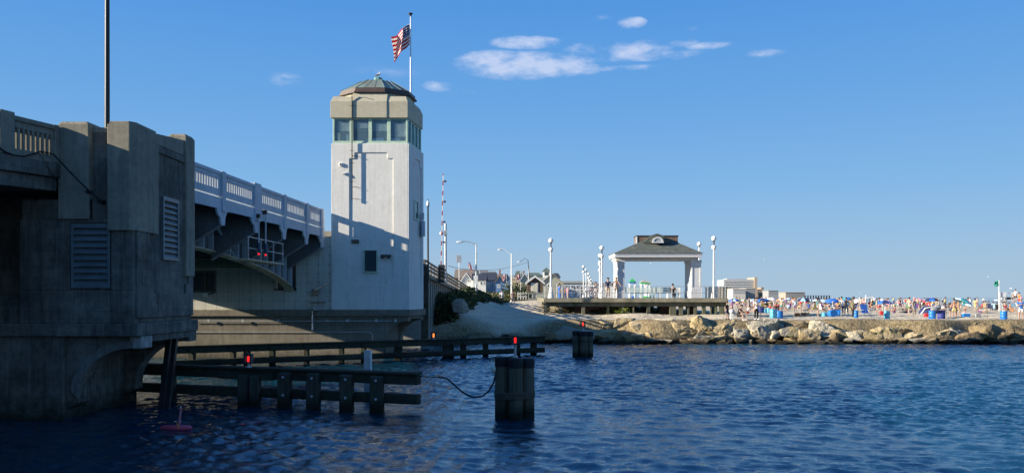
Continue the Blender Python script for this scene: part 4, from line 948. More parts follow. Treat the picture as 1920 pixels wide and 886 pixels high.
big = [(1436,618,60.8,62,30,'pale','big pale flat slab below the man in the white shirt'),(1441,625,60.6,34,26,'grey','grey boulder leaning against the underside of the big pale slab'),
 (1393,628,60.4,26,22,'grey','dark grey boulder in the gap left of the big pale slab'),(1360,620,60.8,44,30,'tan','tan block below the seated fisherman'),(1345,634,60.3,36,16,'tan','low tan rock at the water under the fisherman'),
 (1483,623,60.6,30,20,'grey','grey rock with a dark cleft right of the big pale slab'),(1516,628,60.5,38,24,'tan','rounded tan rock between grey rocks at mid jetty'),(1545,622,60.8,42,30,'pale','pale angular slab left of the man in the grey shirt'),
 (1567,634,60.4,22,18,'brown','small brown rock beside the pale angular slab'),(1590,631,60.5,40,16,'pale','low pale slab under the man in the grey shirt'),(1622,630,60.6,48,18,'tan','long yellowish rock below the blue folding chair'),
 (1663,628,60.6,52,24,'tan','big yellowish tan rock left of the pale blue drum'),(1706,632,60.5,42,20,'tan','yellow stained rock below the man in grey shorts'),(1745,628,60.6,54,24,'tan','wide yellow rock under the pair of blue drums'),
 (1748,641,59.9,24,9,'tan','small rounded tan rock at the waterline below the blue drums'),(1790,626,60.7,46,20,'grey','grey brown ledge rock right of the blue drums'),(1812,634,60.3,40,16,'brown','dark brown weedy rock below the blue cooler'),
 (1850,624,60.6,50,26,'brown','rough brown boulder left of the right hand drum'),(1880,632,60.4,40,22,'brown','weedy brown boulder under the right hand drum'),(1910,625,60.7,46,26,'brown','brown boulder cut by the right edge of the photo'),
 (1245,610,61.2,40,22,'pale','pale rock in the sun below the green yellow plant'),(1205,612,61.1,36,22,'tan','tan rock at the edge of the bridge shadow'),(1278,618,60.8,46,26,'tan','broad tan rock below the middle of the pavilion'),
 (1316,612,61.0,44,30,'tan','large tan block under the right pavilion column'),(1322,636,60.3,34,14,'grey','small grey rock by the water below the pavilion column'),(1232,632,60.6,40,18,'tan','low tan rock at the waterline right of the shadow edge'),
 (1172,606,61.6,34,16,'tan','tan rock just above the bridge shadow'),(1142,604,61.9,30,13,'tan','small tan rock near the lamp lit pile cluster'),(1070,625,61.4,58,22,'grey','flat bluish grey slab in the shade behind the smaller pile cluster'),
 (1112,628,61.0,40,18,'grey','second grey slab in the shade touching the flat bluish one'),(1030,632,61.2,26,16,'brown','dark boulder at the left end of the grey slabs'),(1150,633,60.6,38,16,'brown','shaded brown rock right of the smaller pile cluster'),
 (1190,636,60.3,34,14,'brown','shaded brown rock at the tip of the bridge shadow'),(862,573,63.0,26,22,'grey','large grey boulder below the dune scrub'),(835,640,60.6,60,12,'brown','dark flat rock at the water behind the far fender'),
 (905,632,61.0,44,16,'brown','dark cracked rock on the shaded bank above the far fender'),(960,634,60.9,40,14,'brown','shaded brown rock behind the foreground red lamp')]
for i, (px, py, d, w, h, c, lb) in enumerate(big):
    o = rock(px, py, d, w, h, c, lb, 11+i*7)
    used_labels.add(lb)
    if px == 862: o['group'] = 'loose boulders'; del o['group']
fillr = random.Random(5); lm = [(1130,'left of the sunlit jetty'),(1240,'below the pavilion left side'),(1300,'below the pavilion right side'),(1370,'below the fishermen'),(1430,'below the white shirted man'),(1500,'in the middle of the jetty'),(1560,'left of the grey shirted man'),(1610,'below the folding chair'),(1665,'below the pale blue drum'),(1720,'left of the twin drums'),(1780,'right of the twin drums'),(1840,'below the lifeguard stand'),(1905,'at the right picture edge')]
adj = {'low':'low','mid':'jagged','top':'upper'}
for k in range(120):
    px = 1125+800*(k+fillr.random()*.8)/120; row = k % 3
    py = (641, 628, 611)[row]+fillr.uniform(-3,3); d = (60.1,60.7,61.7)[row]+fillr.uniform(-.1,.1); w = fillr.uniform(14,34); h = fillr.uniform(9,17)*(1 if row else .8)
    if row == 2: h *= .75
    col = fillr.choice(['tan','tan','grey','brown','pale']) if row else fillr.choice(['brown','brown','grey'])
    near = min(lm, key=lambda q_: abs(q_[0]-px))[1]
    lb = '%s %s %s rock %s %s' % (('small' if w < 26 else 'medium'), ('flat' if h/w < .42 else 'chunky'), col, ('at the waterline','halfway up','on the top edge')[row], near)
    lb = uniq(lb, ['(worn)','(split)','(tilted)','(pitted)','(stained)','(squared)'])
    rock(px, py, d, w, h, col, lb, 500+k*3, dep=1.4)

# ================================================================ deck and boardwalk
dk = thing('boardwalk_deck', (10.5, 76, 1.9), 'raised timber boardwalk deck on posts behind the jetty', 'boardwalk')
DX0, DX1, DY0, DY1, DZ = PX(1021,68), PX(1362,68)+.1, 68.0, 86.0, 3.44
wd_ = wood('deck_timber', (.34,.31,.25), .6, axis='x'); wd2 = wood('deck_fascia_timber', (.33,.30,.22), .6, axis='x', green=.4); wpost = wood('deck_post_timber', (.19,.18,.13), .5, axis='z', green=.75)
b = MB(); n=60
for k in range(n): y = DY0+(DY1-DY0)*k/n; b.box(DX0,DX1,y,y+(DY1-DY0)/n-.02,DZ-.05,DZ)
b.build('deck_boards', wd_, dk)
b = MB(); b.box(DX0,DX1+.05,DY0-.05,DY0+.02,DZ-.34,DZ-.052); b.box(DX1,DX1+.06,DY0,DY1,DZ-.34,DZ-.052); b.box(DX0-.06,DX0,DY0,DY1,DZ-.34,DZ-.052); b.build('edge_beam', wd2, dk)
b = MB(); b.box(DX0,DX1,DY0+.27,DY0+.45,DZ-.72,DZ-.343)
for k in range(12): x = DX0+.3+k*(DX1-DX0-.5)/11; b.box(x,x+.1,DY0+.1,DY1-.1,DZ-.34,DZ-.055)
b.build('joists', wpost, dk)
for (px, w, dd) in ((1022,.24,.1),(1051,.26,.3),(1094,.30,.3),(1140,.22,.35),(1168,.2,.3),(1188,.12,.3),(1216,.28,.3),(1262,.55,.25),(1277,.34,.3),(1291,.18,.35),(1304,.26,.3),(1320,.28,.3),(1333,.14,.3),(1343,.2,.25),(1354,.42,.25)):
    x = PX(px,68+dd); b = MB(); b.box(x-w/2,x+w/2,68+dd,68+dd+min(w,.3),1.2,DZ-.34); b.build('post', wpost, dk, bevel=.02)
for r_ in range(1, 5):
    for k in range(8): 
        x = DX0+.5+k*2.15; b = MB(); b.box(x-.15,x+.15,69+r_*3.6,69.3+r_*3.6,1.2,DZ-.34); b.build('post', wpost, dk)
sk = concrete('skirt_boards', (.10,.055,.05), (.15,.085,.07), streak=.3, dark=(.045,.09,.02), boards=.22, rough=.9)
b = MB(); xs_=[1038,1050,1070,1094,1118,1140,1160]; hs_=[2.75,2.5,2.35,2.3,2.45,2.6,2.7]
for k in range(len(xs_)-1): b.add([(PX(xs_[k],69.6),69.6,hs_[k]),(PX(xs_[k+1],69.6),69.6,hs_[k+1]),(PX(xs_[k+1],69.6),69.6,DZ-.35),(PX(xs_[k],69.6),69.6,DZ-.35),(PX(xs_[k],69.6),69.66,hs_[k]),(PX(xs_[k+1],69.6),69.66,hs_[k+1]),(PX(xs_[k+1],69.6),69.66,DZ-.35),(PX(xs_[k],69.6),69.66,DZ-.35)],[(0,1,2,3),(7,6,5,4),(0,4,5,1),(1,5,6,2),(2,6,7,3),(3,7,4,0)])
b.build('skirt_boards', sk, dk); b = MB(); b.box(PX(1238,69.6),PX(1258,69.6),69.6,69.66,1.9,DZ-.35); b.build('skirt_boards', sk, dk); b = MB(); b.box(PX(1292,69.6),PX(1303,69.6),69.6,69.66,1.9,DZ-.35); b.build('skirt_boards', sk, dk)
b = MB(); b.box(4.0,20.5,86.0,320,3.30,3.42); b.build('boardwalk_surface', wd_, dk)
# railing
rl = thing('deck_railing', (10.5,68.1,DZ), 'grey pipe railing along the front edge of the boardwalk deck', 'railing')
b = MB(); y = 68.12
for h in (.45,.98): b.tube([(DX0+.05,y,DZ+h),(DX1,y,DZ+h),(DX1,y+8,DZ+h)],.026,6)
b.build('rails', M['steel'], rl)
posts_ = [1022,1034,1044,1054,1064,1088,1106,1132,1152,1177,1191,1237,1260,1290,1316,1327,1348,1360]
for k, px in enumerate(posts_): b = MB(); b.cyl((PX(px,y),y,DZ-.02),(PX(px,y),y,DZ+.98),.028,n=6); b.build('rail_post', M['steel'], rl)
for px in (1331,1335.5,1340,1346,1351,1356,1363): b = MB(); b.box(PX(px,y)-.03,PX(px,y)+.03,y-.02,y+.04,DZ,DZ+.95); b.build('baluster', M['dark'], rl)
for k in range(26): yy = y+.3*k+.1; b = MB(); b.box(DX1-.02,DX1+.02,yy,yy+.04,DZ,DZ+.95); b.build('baluster', M['dark'], rl)

# globe lamps
globe = plain('white_globe', (.85,.84,.80), .25, var=.03)
def globe_lamp(px, ytop, d, label, two=True, wscale=1.0, yb=None):
    x = PX(px,d); zt = PZ(ytop,d); zb_ = yb if yb is not None else DZ; r = .22*wscale
    q = thing('street_lamp', (x,d,zb_), label, 'street lamp', 'white globe lamps along the boardwalk')
    b = MB(); low = zt-(1.05 if two else .45)
    b.lathe((x,d,0),[(.26,zb_),(.26,zb_+.12),(.14,zb_+.75),(.09,zb_+1.0),(.08,zb_+2),(.068,low)],12); b.build('pole', M['white'], q, smooth=True)
    if two:
        b = MB(); b.ball((x,d,zt-1.0),r,14); b.build('globe', globe, q, smooth=True)
        b = MB(); b.lathe((x,d,0),[(.10,zt-.80),(.06,zt-.7),(.045,zt-.55),(.10,zt-.42)],10); b.build('neck', M['dark'], q, smooth=True)
    else:
        b = MB(); b.lathe((x,d,0),[(.06,zt-.75),(.05,zt-.6),(.10,zt-.42)],10); b.build('neck', M['dark'], q, smooth=True)
    b = MB(); b.ball((x,d,zt-.22),r,14); b.build('globe', globe, q, smooth=True); return q
globe_lamp(1033,446,69.4,'twin globe lamp at the left end of the deck')
globe_lamp(1128.5,460,77,'twin globe lamp behind the two men on the deck')
globe_lamp(1338.5,442,69.6,'twin globe lamp at the right end of the deck')
globe_lamp(1311,453,79,'single globe lamp just behind the right pavilion column',False)
far = [(1125,475,92,0,'second'),(1124.5,492,108,0,'third'),(1094,497,124,1,'fourth'),(1099,503,140,1,'fifth'),(1103.5,511,156,1,'sixth'),(1106,517,175,1,'seventh'),(1108.5,522,198,1,'eighth'),(1111,526,222,1,'ninth'),(1113,530,250,1,'tenth')]
for px, yt, d, tw_, nth in far: globe_lamp(px,yt,d,'%s nearest globe lamp in the row receding beside the bicycles'%nth,True,1.0,3.42)

# ---------------------------------------------------------------- pavilion
pv = thing('pavilion', (13, 73, DZ), 'open white pavilion with grey shingle hip roof on the boardwalk deck', 'pavilion')
pw = plain('pavilion_white', (.60,.60,.60), .6, var=.05); shi, t, bb = newmat('shingles')
p = POS(t, (1,1,1)); brn = N(t, 'ShaderNodeTexBrick', ins={'Vector': N(t, 'ShaderNodeMapping', ins={0: p, 2: (R(90),0,0)}).outputs[0], 'Color1': (.085,.098,.085,1), 'Color2': (.12,.135,.115,1), 'Mortar': (.05,.055,.05,1), 'Scale': 1.0, 'Mortar Size': .012, 'Brick Width': .3, 'Row Height': .13})
colr = MULC(t, brn.outputs[0], NOISE(t, p, 2.5, 4), .8, 1.2); t.links.new(colr, bb.inputs['Base Color']); bb.inputs['Roughness'].default_value=.9
brsh = plain('brown_shingle', (.17,.12,.09), .9, bump=.5)
Y0, Y1 = 71.0, 74.4
for (xa, xb) in ((1157.5,1171),(1296,1314.5)):
    x0, x1 = PX(xa,Y0), PX(xb,Y0)
    b = MB(); b.box(x0,x1,Y0,Y0+2.6,DZ,6.80); b.build('column', pw, pv, bevel=.02)
    b = MB(); b.cells(x0+.0,x1-.0,DZ+.7,6.55,Y0-.04,Y0-.001,[(x0+.14,x1-.14,DZ+.95,6.35)]); b.box(x0-.03,x1+.03,Y0-.08,Y0+2.65,DZ,DZ+.68); b.box(x0-.05,x1+.05,Y0-.05,Y0+2.65,6.55,6.80); b.build('column_trim', pw, pv, bevel=.01)
EX0, EX1 = PX(1153,70.3), PX(1316,70.3)
b = MB(); b.box(EX0+.15,EX1-.15,Y0-.05,Y0+2.8,6.80,7.02); b.build('beam', pw, pv)
b = MB(); b.box(EX0,EX1,70.3,74.6,7.022,7.28); b.box(EX0-.05,EX1+.05,70.24,74.66,7.28,7.36); b.build('eave', pw, pv, bevel=.02)
zr = PZ(455,72.4); rx0, rx1 = PX(1196,72.4), PX(1266,72.4); rp0, rp1 = PX(1226,72.4), PX(1242,72.4)
b = MB(); b.add([(EX0-.12,70.2,7.37),(EX1+.12,70.2,7.37),(EX1+.12,74.7,7.37),(EX0-.12,74.7,7.37),(PX(1208,72.4),72.2,zr+.25),(PX(1258,72.4),72.2,zr+.25),(PX(1258,72.4),72.8,zr+.25),(PX(1208,72.4),72.8,zr+.25)],[(0,3,2,1),(4,5,6,7),(0,1,5,4),(1,2,6,5),(2,3,7,6),(3,0,4,7)]); b.build('roof', shi, pv)
b = MB(); b.box(PX(1192,73),PX(1268,73),72.25,73.9,7.9,PZ(444,73)); rfm = b.build('roof_monitor', brsh, pv); b = MB(); b.box(PX(1191,73),PX(1269,73),72.2,73.95,PZ(444,73),PZ(443,73)+.04); b.build('monitor_cap', M['dark'], pv)
b = MB(); b.box(PX(1190.5,73),PX(1192.4,73),72.2,72.4,7.9,PZ(444,73)-.02); b.build('monitor_trim', pw, pv)
# arched dormer
cx = PX(1232.5,71.4); zc = PZ(453.5,71.3); rr = .48
def arc(r, z0, n=12): return [(cx+r*math.cos(math.pi*k/n), z0+r*.92*math.sin(math.pi*k/n)) for k in range(n+1)]
b = MB(); b.prism(arc(rr+.16,zc), 'y', 71.22, 73.0); b.prism([(cx-1.25,zc-.02),(cx-.75,zc-.1),(cx+.75,zc-.1),(cx+1.25,zc-.02),(cx+.5,zc+.62),(cx+.0,zc+.78),(cx-.5,zc+.62)], 'y', 71.5,73.2); b.build('dormer', shi, pv)
b = MB()
a0, a1 = arc(rr+.02,zc), arc(rr-.13,zc)
for k in range(12): b.prism([a0[k],a0[k+1],a1[k+1],a1[k]],'y',71.12,71.24)
b.box(cx-rr-.04,cx+rr+.04,71.1,71.24,zc-.09,zc+.0); lt = b.build('lunette_frame', pw, pv)
b = MB(); b.prism(arc(rr-.12,zc),'y',71.16,71.2); b.build('lunette_window', plain('grey_glazing',(.32,.33,.34),.3), lt)
b = MB(); b.ball((PX(1156,70.7),70.8,6.75),.12,8); b.build('lamp', M['cream'], pv)

# benches on the deck
def bench(px, d, w, label, face=1, mat=None):
    x = PX(px,d); q = thing('bench', (x,d,DZ), label, 'bench', 'white benches on the boardwalk deck'); mt = mat or pbl
    b = MB(); 
    for k in range(3): b.box(x-w/2,x+w/2,d+.1+.15*k,d+.22+.15*k,DZ+.42,DZ+.46)
    b.build('seat', mt, q); b = MB()
    for k in range(3): b.box(x-w/2,x+w/2,d-.02,d+.03,DZ+.55+.15*k,DZ+.67+.15*k)
    b.build('backrest', mt, q)
    for sx in (-w/2, w/2-.1): b = MB(); b.box(x+sx,x+sx+.1,d-.04,d+.55,DZ,DZ+.42); b.box(x+sx,x+sx+.1,d-.05,d+.04,DZ,DZ+1.0); b.build('leg', mt, q)
pbl = plain('pale_blue_bench', (.50,.62,.62), .6)
bench(1187,74.6,1.7,'pale bench right of the left pavilion column'); bench(1206,75.2,1.5,'pale bench in front of the playground towers'); bench(1246,74.8,1.9,'long pale bench in the middle of the pavilion'); bench(1264,76,1.2,'short white bench near the right pavilion column',1,M['white']); bench(1229,77,1.0,'white bench between the two pale blue ones',1,M['white'])
# playground towers
def play(px, d, ytop, yeave, wpx, c1, c2, label):
    x = PX(px,d); g = gz(x,d); w = wpx*d/F; q = thing('playground_tower', (x,d,g), label, 'play tower', 'playground towers beyond the pavilion')
    zt, ze = PZ(ytop,d), PZ(yeave,d)
    b = MB(); b.frus(x-w/2,x+w/2,d-w/2,d+w/2,ze,zt,w/2-.02); b.build('roof', c1, q)
    b = MB(); b.box(x-w/2,x+w/2,d-w/2,d+w/2,ze-.18,ze-.005); b.build('roof_edge', c2, q)
    for sx in (-1,1):
        for sy in (-1,1): b = MB(); b.cyl((x+sx*w*.38,d+sy*w*.38,g),(x+sx*w*.38,d+sy*w*.38,ze-.1),.08,n=8); b.build('post', M['white'], q)
    b = MB(); b.box(x-w*.42,x+w*.42,d-w*.42,d+w*.42,g+1.5,g+1.65); b.build('platform', M['steel'], q)
    b = MB(); b.beam((x+w*.1,d-w*.4,g+1.6),(x+w*.1,d-w*.4-2.5,g+.2),.5,.08); b.build('slide', c2, q)
pgreen = plain('play_green',(.06,.42,.10),.4); pblue = plain('play_blue',(.02,.14,.45),.4); pgr = plain('play_grey',(.36,.35,.33),.6)
play(1185.5,110,521,528,13,pgreen,pblue,'play tower with green roof and blue rim'); play(1207,116,523,529,14,pgr,pgreen,'play tower with grey roof and green panel'); play(1213.5,122,525,530,11,pgr,pgreen,'smaller grey roofed play tower behind the other grey one')

# ---------------------------------------------------------------- bicycles
def bike(px, d, ang, label, fr, s_=1.0, z=None):
    x = PX(px,d); z = DZ if z is None else z; q = thing('bicycle', (x,d,z), label, 'bicycle', 'bicycles parked on the deck'); q.rotation_euler=(0,0,ang)
    def bd(m_, nm, mt, par=q): o = m_.build(nm, mt, None); o.parent = par; return o
    for sx in (-.52,.52):
        m_ = MB(); pts = [(sx+.33*math.cos(t_),0,.34+.33*math.sin(t_)) for t_ in [2*math.pi*k/18 for k in range(19)]]; m_.tube(pts,.020,5); wh = bd(m_, 'wheel', M['rubber'])
        m_ = MB()
        for k in range(6): t_=math.pi*k/6; m_.beam((sx+.32*math.cos(t_),0,.34+.32*math.sin(t_)),(sx-.32*math.cos(t_),0,.34-.32*math.sin(t_)),.008,.008)
        m_.cyl((sx,-.04,.34),(sx,.04,.34),.03,n=8); bd(m_, 'spokes', M['steel'], wh)
    m_ = MB(); A=(-.52,0,.34); B=(-.12,0,.32); C=(-.24,0,.84); D=(.36,0,.88); E=(.52,0,.34)
    for a, c in ((A,B),(A,C),(B,C),(B,D),(C,D),(D,E)): m_.cyl(a,c,.022,n=6)
    bd(m_,'frame',fr); m_=MB(); m_.tube([(.26,-.28,1.05),(.34,-.15,1.02),(.36,0,1.0),(.34,.15,1.02),(.26,.28,1.05)],.016,5); m_.cyl((.36,0,.88),(.36,0,1.0),.018,n=6); bd(m_,'handlebar',M['dark'])
    m_=MB(); m_.ball((-.27,0,.93),.12,8,1,.6,.35); m_.cyl((-.24,0,.84),(-.26,0,.92),.018,n=6); bd(m_,'saddle',M['black']); return q
bike(1083,70.2,.15,'black bicycle with the round front wheel near the blue trousers',M['black']); bike(1106,70.4,2.9,'grey bicycle in the middle of the parked row',M['steel']); bike(1122,70.0,.1,'white bicycle leaning beside the lamp pole',M['white']); bike(1113,71.2,.6,'red bicycle half hidden behind the grey one',plain('red_frame',(.4,.03,.03),.4)); bike(1096,71.6,-.3,'dark blue bicycle at the back of the row',plain('navy_frame',(.02,.03,.12),.4))

# ================================================================ street furniture left
def cobra(px, ytop, ybase, d, armpx, army, label, tilt=0, mt=None):
    x = PX(px,d); q = thing('street_light', (x,d,PZ(ybase,d)), label, 'street light', 'cobra head street lights by the ramp'); mt = mt or M['steel']
    b = MB(); b.cyl((x+tilt*d/F,d,PZ(ybase,d)-.5),(x,d,PZ(ytop,d)),.13,.07,10); b.build('pole', mt, q, smooth=True)
    xe = PX(armpx,d); b = MB(); b.tube([(x,d,PZ(ytop+1,d)),(x+(xe-x)*.35,d,PZ(ytop-3,d)),(x+(xe-x)*.7,d,PZ(army-1,d)),(xe,d,PZ(army,d))],.05,6); b.build('arm', mt, q, smooth=True)
    b = MB(); b.ball((xe,d,PZ(army,d)-.03),.32,10,1.3,.6,.32); b.build('lamp_head', M['white'], q, smooth=True)
cobra(893,457,552,92,862,453,'street light on a dark pole with the tilted flag'); cobra(959,475,562,112,938,467.5,'white street light behind the walking couple',0,M['white']); cobra(990,487,540,170,973,490,'small street light on a leaning wooden pole',4,M['dark'])
q = thing('utility_pole', (PX(994,172),172,3), 'thin grey pole next to the leaning wooden one', 'utility pole'); b = MB(); b.cyl((PX(992,172),172,3),(PX(991,172),172,PZ(497,172)),.14,.1); b.build('pole', M['steel'], q)
wv = MB(); pts=[P(840,498,95)]+[P(840+150*k/10, 499+10*math.sin(math.pi*k/10*.9)*1.0-11*(k/10)**2, 95+75*k/10) for k in range(1,11)]; wv.tube(pts,.03,4); tag(wv.build('overhead_wire', M['dark']),'thin overhead wire sagging above the house roofs','wire')
# old style lamp
x = PX(802.5,58.3); q = thing('street_lamp', (x,58.3,5), 'black lamp post with white lantern right beside the tower', 'street lamp')
b = MB(); b.lathe((x,58.3,0),[(.12,4.6),(.12,5.4),(.07,5.6),(.055,PZ(388,58.3)),(.10,PZ(386,58.3))],12); b.build('pole', M['black'], q, smooth=True)
b = MB(); zz=PZ(386,58.3); b.lathe((x,58.3,zz),[(.07,0),(.12,.08),(.13,.22),(.08,.32),(.04,.38)],10); b.build('lantern', globe, q, smooth=True); b = MB(); b.lathe((x,58.3,zz+.38),[(.05,0),(.02,.1),(.01,.2)],8); b.build('finial', M['dark'], q)
# raised barrier
d = 64; x = PX(830,d); q = thing('barrier_gate', (x,d,4.8), 'raised red and white striped barrier arm at the bridge approach', 'barrier')
bar, t, bb = newmat('barrier_stripes'); zz_ = N(t,'ShaderNodeSeparateXYZ',ins={0:POS(t)}).outputs[2]; stp = MATH(t,'GREATER_THAN',MATH(t,'FRACT',MATH(t,'MULTIPLY',zz_,1/.80)),.55)
t.links.new(N(t,'ShaderNodeMixRGB',ins={0:stp,1:(.72,.72,.70,1),2:(.42,.05,.04,1)}).outputs[0], bb.inputs['Base Color'])
b = MB(); b.beam((PX(827,d),d,PZ(500,d)),(PX(831,d),d,PZ(326,d)),.085,.05); b.build('barrier_arm', bar, q)
for py in (340,378,416,454): b = MB(); c=P(830+(340-py)*.02+3,py,d); b.box(c.x-.02,c.x+.16,d-.1,d+.05,c.z-.06,c.z+.07); b.build('arm_lamp', M['dark'], q)
b = MB(); c=P(828,502,d); b.box(c.x-.25,c.x+.25,d-.2,d+.3,4.7,c.z+.25); b.build('gate_housing', M['dark'], q)
q = thing('camera_pole', (PX(835.5,65),65,4.8), 'grey pole with white dome camera beside the striped barrier arm', 'pole')
b = MB(); b.cyl((PX(835.5,65),65,4.7),(PX(835.5,65),65,PZ(419,65)),.10,.09,10); b.build('pole', M['steel'], q, smooth=True)
b = MB(); c=P(828,437,64.8); b.ball(c,.16,10); b.beam(c,P(835,434,65),.06,.06); b.build('dome_camera', M['white'], q); b=MB(); b.box(PX(833,64.8),PX(838,64.8),64.7,64.9,PZ(441,65),PZ(432,65)); b.build('junction_box', M['steel'], q)
# back of a traffic sign
d=84; q = thing('road_sign', (PX(860,d),d,4.2), 'blank grey back of a road sign on a thin pole', 'road sign'); b=MB(); b.cyl((PX(861,d),d,4),(PX(861,d),d,PZ(480,d)),.04,n=6); b.build('pole', M['steel'], q)
b=MB(); b.box(PX(855.5,d),PX(865,d),d-.05,d-.02,PZ(492,d),PZ(478,d)); b.build('sign_plate', M['steel'], q, bevel=.01)
d=90; q = thing('road_sign', (PX(892,d),d,3.8), 'two small white signs on the dark street light pole', 'road sign'); b=MB(); b.box(PX(888,d),PX(896,d),d-.06,d-.03,PZ(525,d),PZ(516,d)); b.build('sign_plate', M['white'], q); b=MB(); b.box(PX(888,d),PX(896,d),d-.06,d-.03,PZ(532,d),PZ(526,d)); b.build('sign_plate', M['white'], q)
def small_flag(px, py, d, fly, hoist, pole0, pole1, label, dx=-1, droop=.6):
    q = thing('flag_on_pole', (PX(pole0[0],d),d,PZ(pole0[1],d)), label, 'flag', 'small flags among the houses'); b=MB(); b.cyl(P(*pole0,d),P(*pole1,d),.04,.03,6)
    o=b.build('pole', M['white'], q); f=cloth('flag_cloth', usflag(P(px,py,d),hoist,fly,droop,dx,.15),FM,14,8); f.parent=q; f.location=-q.location
small_flag(878,489,91.8,.8,.55,(893,505),(878,489),'small flag on a slanted staff fixed to the street light',1,.85)
small_flag(976,510,128,1.3,.9,(976,552),(976,508),'flag on the white pole left of the brown shed',-1,.7)
small_flag(949,512,175,1.4,1.1,(950,530),(949,510),'small flag on the roof of the blue house',-1,.6)

# ================================================================ houses
def wallmat(n, c): 
    m, t, b = newmat(n); z = N(t,'ShaderNodeSeparateXYZ',ins={0:POS(t)}).outputs[2]; f = MATH(t,'FRACT',MATH(t,'MULTIPLY',z,5.0)); s_ = N(t,'ShaderNodeMapRange',ins={0:f,1:0,2:.25,3:.75,4:1.0}).outputs[0]
    col = ramp(t, NOISE(t,POS(t),.8,3), [x*.9 for x in c], c); t.links.new(N(t,'ShaderNodeVectorMath',operation='SCALE',ins={0:col,'Scale':s_}).outputs[0], b.inputs['Base Color']); b.inputs['Roughness'].default_value=.8; return m
def roofmat(n, c): return plain(n, c, .9, bump=.6, bscale=3, var=.2)
HW = {k: wallmat(k+'_siding', c) for k, c in {'white':(.66,.66,.64),'blue':(.10,.20,.36),'cream':(.55,.51,.40),'brown':(.16,.11,.08),'sage':(.38,.38,.30),'paleblue':(.45,.52,.60),'grey':(.36,.35,.33),'shed':(.13,.085,.055)}.items()}
HR = {k: roofmat(k+'_roof', c) for k, c in {'navy':(.035,.045,.07),'taupe':(.21,.17,.14),'grey':(.17,.17,.165),'green':(.10,.14,.12),'sage':(.27,.27,.22),'brownr':(.20,.17,.13)}.items()}
def house(px0, px1, yr, ye, d, wall, roof, style, label, depth=9, yb=None, wins=(), chim=None, base_z=2.6, door=None, trim=True, name='house'):
    """style: 'gable' = gable end to the camera, 'side' = ridge across, 'hip'"""
    x0, x1 = PX(px0,d), PX(px1,d); zr, ze = PZ(yr,d), PZ(ye,d); zb_ = PZ(yb,d) if yb else base_z
    q = thing(name, ((x0+x1)/2,d,zb_), label, 'house' if name == 'house' else name.replace('_',' ')); oh=.25
    b = MB(); b.box(x0,x1,d,d+depth,zb_,ze); 
    if style == 'gable': b.prism([(x0,ze),(x1,ze),((x0+x1)/2,zr-.15)],'y',d+.001,d+depth)
    w_ = b.build('wall', HW[wall], q)
    b = MB(); xm=(x0+x1)/2; th=.18
    if style == 'gable':
        for s_, xe in ((-1,x0-oh),(1,x1+oh)):
            sl_=(zr-ze)/(xm-x0); zee=ze-oh*sl_
            b.add([(xe,d-oh,zee),(xm,d-oh,zr),(xm,d-oh,zr+th),(xe,d-oh,zee+th),(xe,d+depth+oh,zee),(xm,d+depth+oh,zr),(xm,d+depth+oh,zr+th),(xe,d+depth+oh,zee+th)],[(0,1,2,3),(7,6,5,4),(0,4,5,1),(1,5,6,2),(2,6,7,3),(3,7,4,0)])
    elif style == 'side':
        ym=d+depth/2; b.prism([(d-oh,ze),(ym,zr),(ym,zr+th),(d-oh-.02,ze+th)],'x',x0-oh,x1+oh); b.prism([(d+depth+oh,ze),(ym,zr),(ym,zr+th),(d+depth+oh,ze+th)],'x',x0-oh,x1+oh)
    elif style == 'hip': 
        ins=min((x1-x0)*.3,depth*.45); b.frus(x0-oh,x1+oh,d-oh,d+depth+oh,ze,zr,ins,depth*.45)
    rf_ = b.build('roof', HR[roof], q)
    if style == 'side':
        b=MB(); b.prism([(d,ze),(d+depth,ze),(d+depth/2,zr-.05)],'x',x0+.02,x0+.1); b.prism([(d,ze),(d+depth,ze),(d+depth/2,zr-.05)],'x',x1-.1,x1-.02); b.build('gable', HW[wall], q)
    if trim and style == 'gable':
        b=MB(); 
        for xe, s_ in ((x0-oh,1),(x1+oh,-1)): sl_=(zr-ze)/(xm-x0); b.beam((xe,d-oh-.03,ze-oh*sl_+.02),(xm,d-oh-.03,zr+.04),.06,.24,up=(0,1,0)) if False else b.add([(xe,d-oh-.06,ze-oh*sl_-.12),(xm,d-oh-.06,zr-.12),(xm,d-oh-.06,zr+.16),(xe,d-oh-.06,ze-oh*sl_+.16),(xe,d-oh-.004,ze-oh*sl_-.12),(xm,d-oh-.004,zr-.12),(xm,d-oh-.004,zr+.16),(xe,d-oh-.004,ze-oh*sl_+.16)],[(0,1,2,3),(7,6,5,4),(0,4,5,1),(1,5,6,2),(2,6,7,3),(3,7,4,0)])
        b.build('roof_trim', M['white'], rf_)
    for (a, c, t0, t1) in wins:
        X0,X1,Z0,Z1 = PX(a,d),PX(c,d),PZ(t1,d),PZ(t0,d); b=MB(); b.cells(X0,X1,Z0,Z1,d-.07,d-.005,[(X0+.12,X1-.12,Z0+.12,Z1-.12)]); f=b.build('window', M['white'], q); b=MB(); b.box(X0+.1,X1-.1,d-.03,d-.006,Z0+.1,Z1-.1); b.build('pane', M['winglass'], f)
    if door: X0,X1,Z0,Z1 = PX(door[0],d),PX(door[1],d),PZ(door[3],d),PZ(door[2],d); b=MB(); b.box(X0,X1,d-.08,d-.005,Z0,Z1); dd=b.build('door', M['white'], q, bevel=.01); b=MB(); b.box(X0+.1,(X0+X1)/2-.03,d-.1,d-.081,Z0+.1,Z1-.1); b.box((X0+X1)/2+.03,X1-.1,d-.1,d-.081,Z0+.1,Z1-.1); b.build('door_panels', M['cream'], dd)
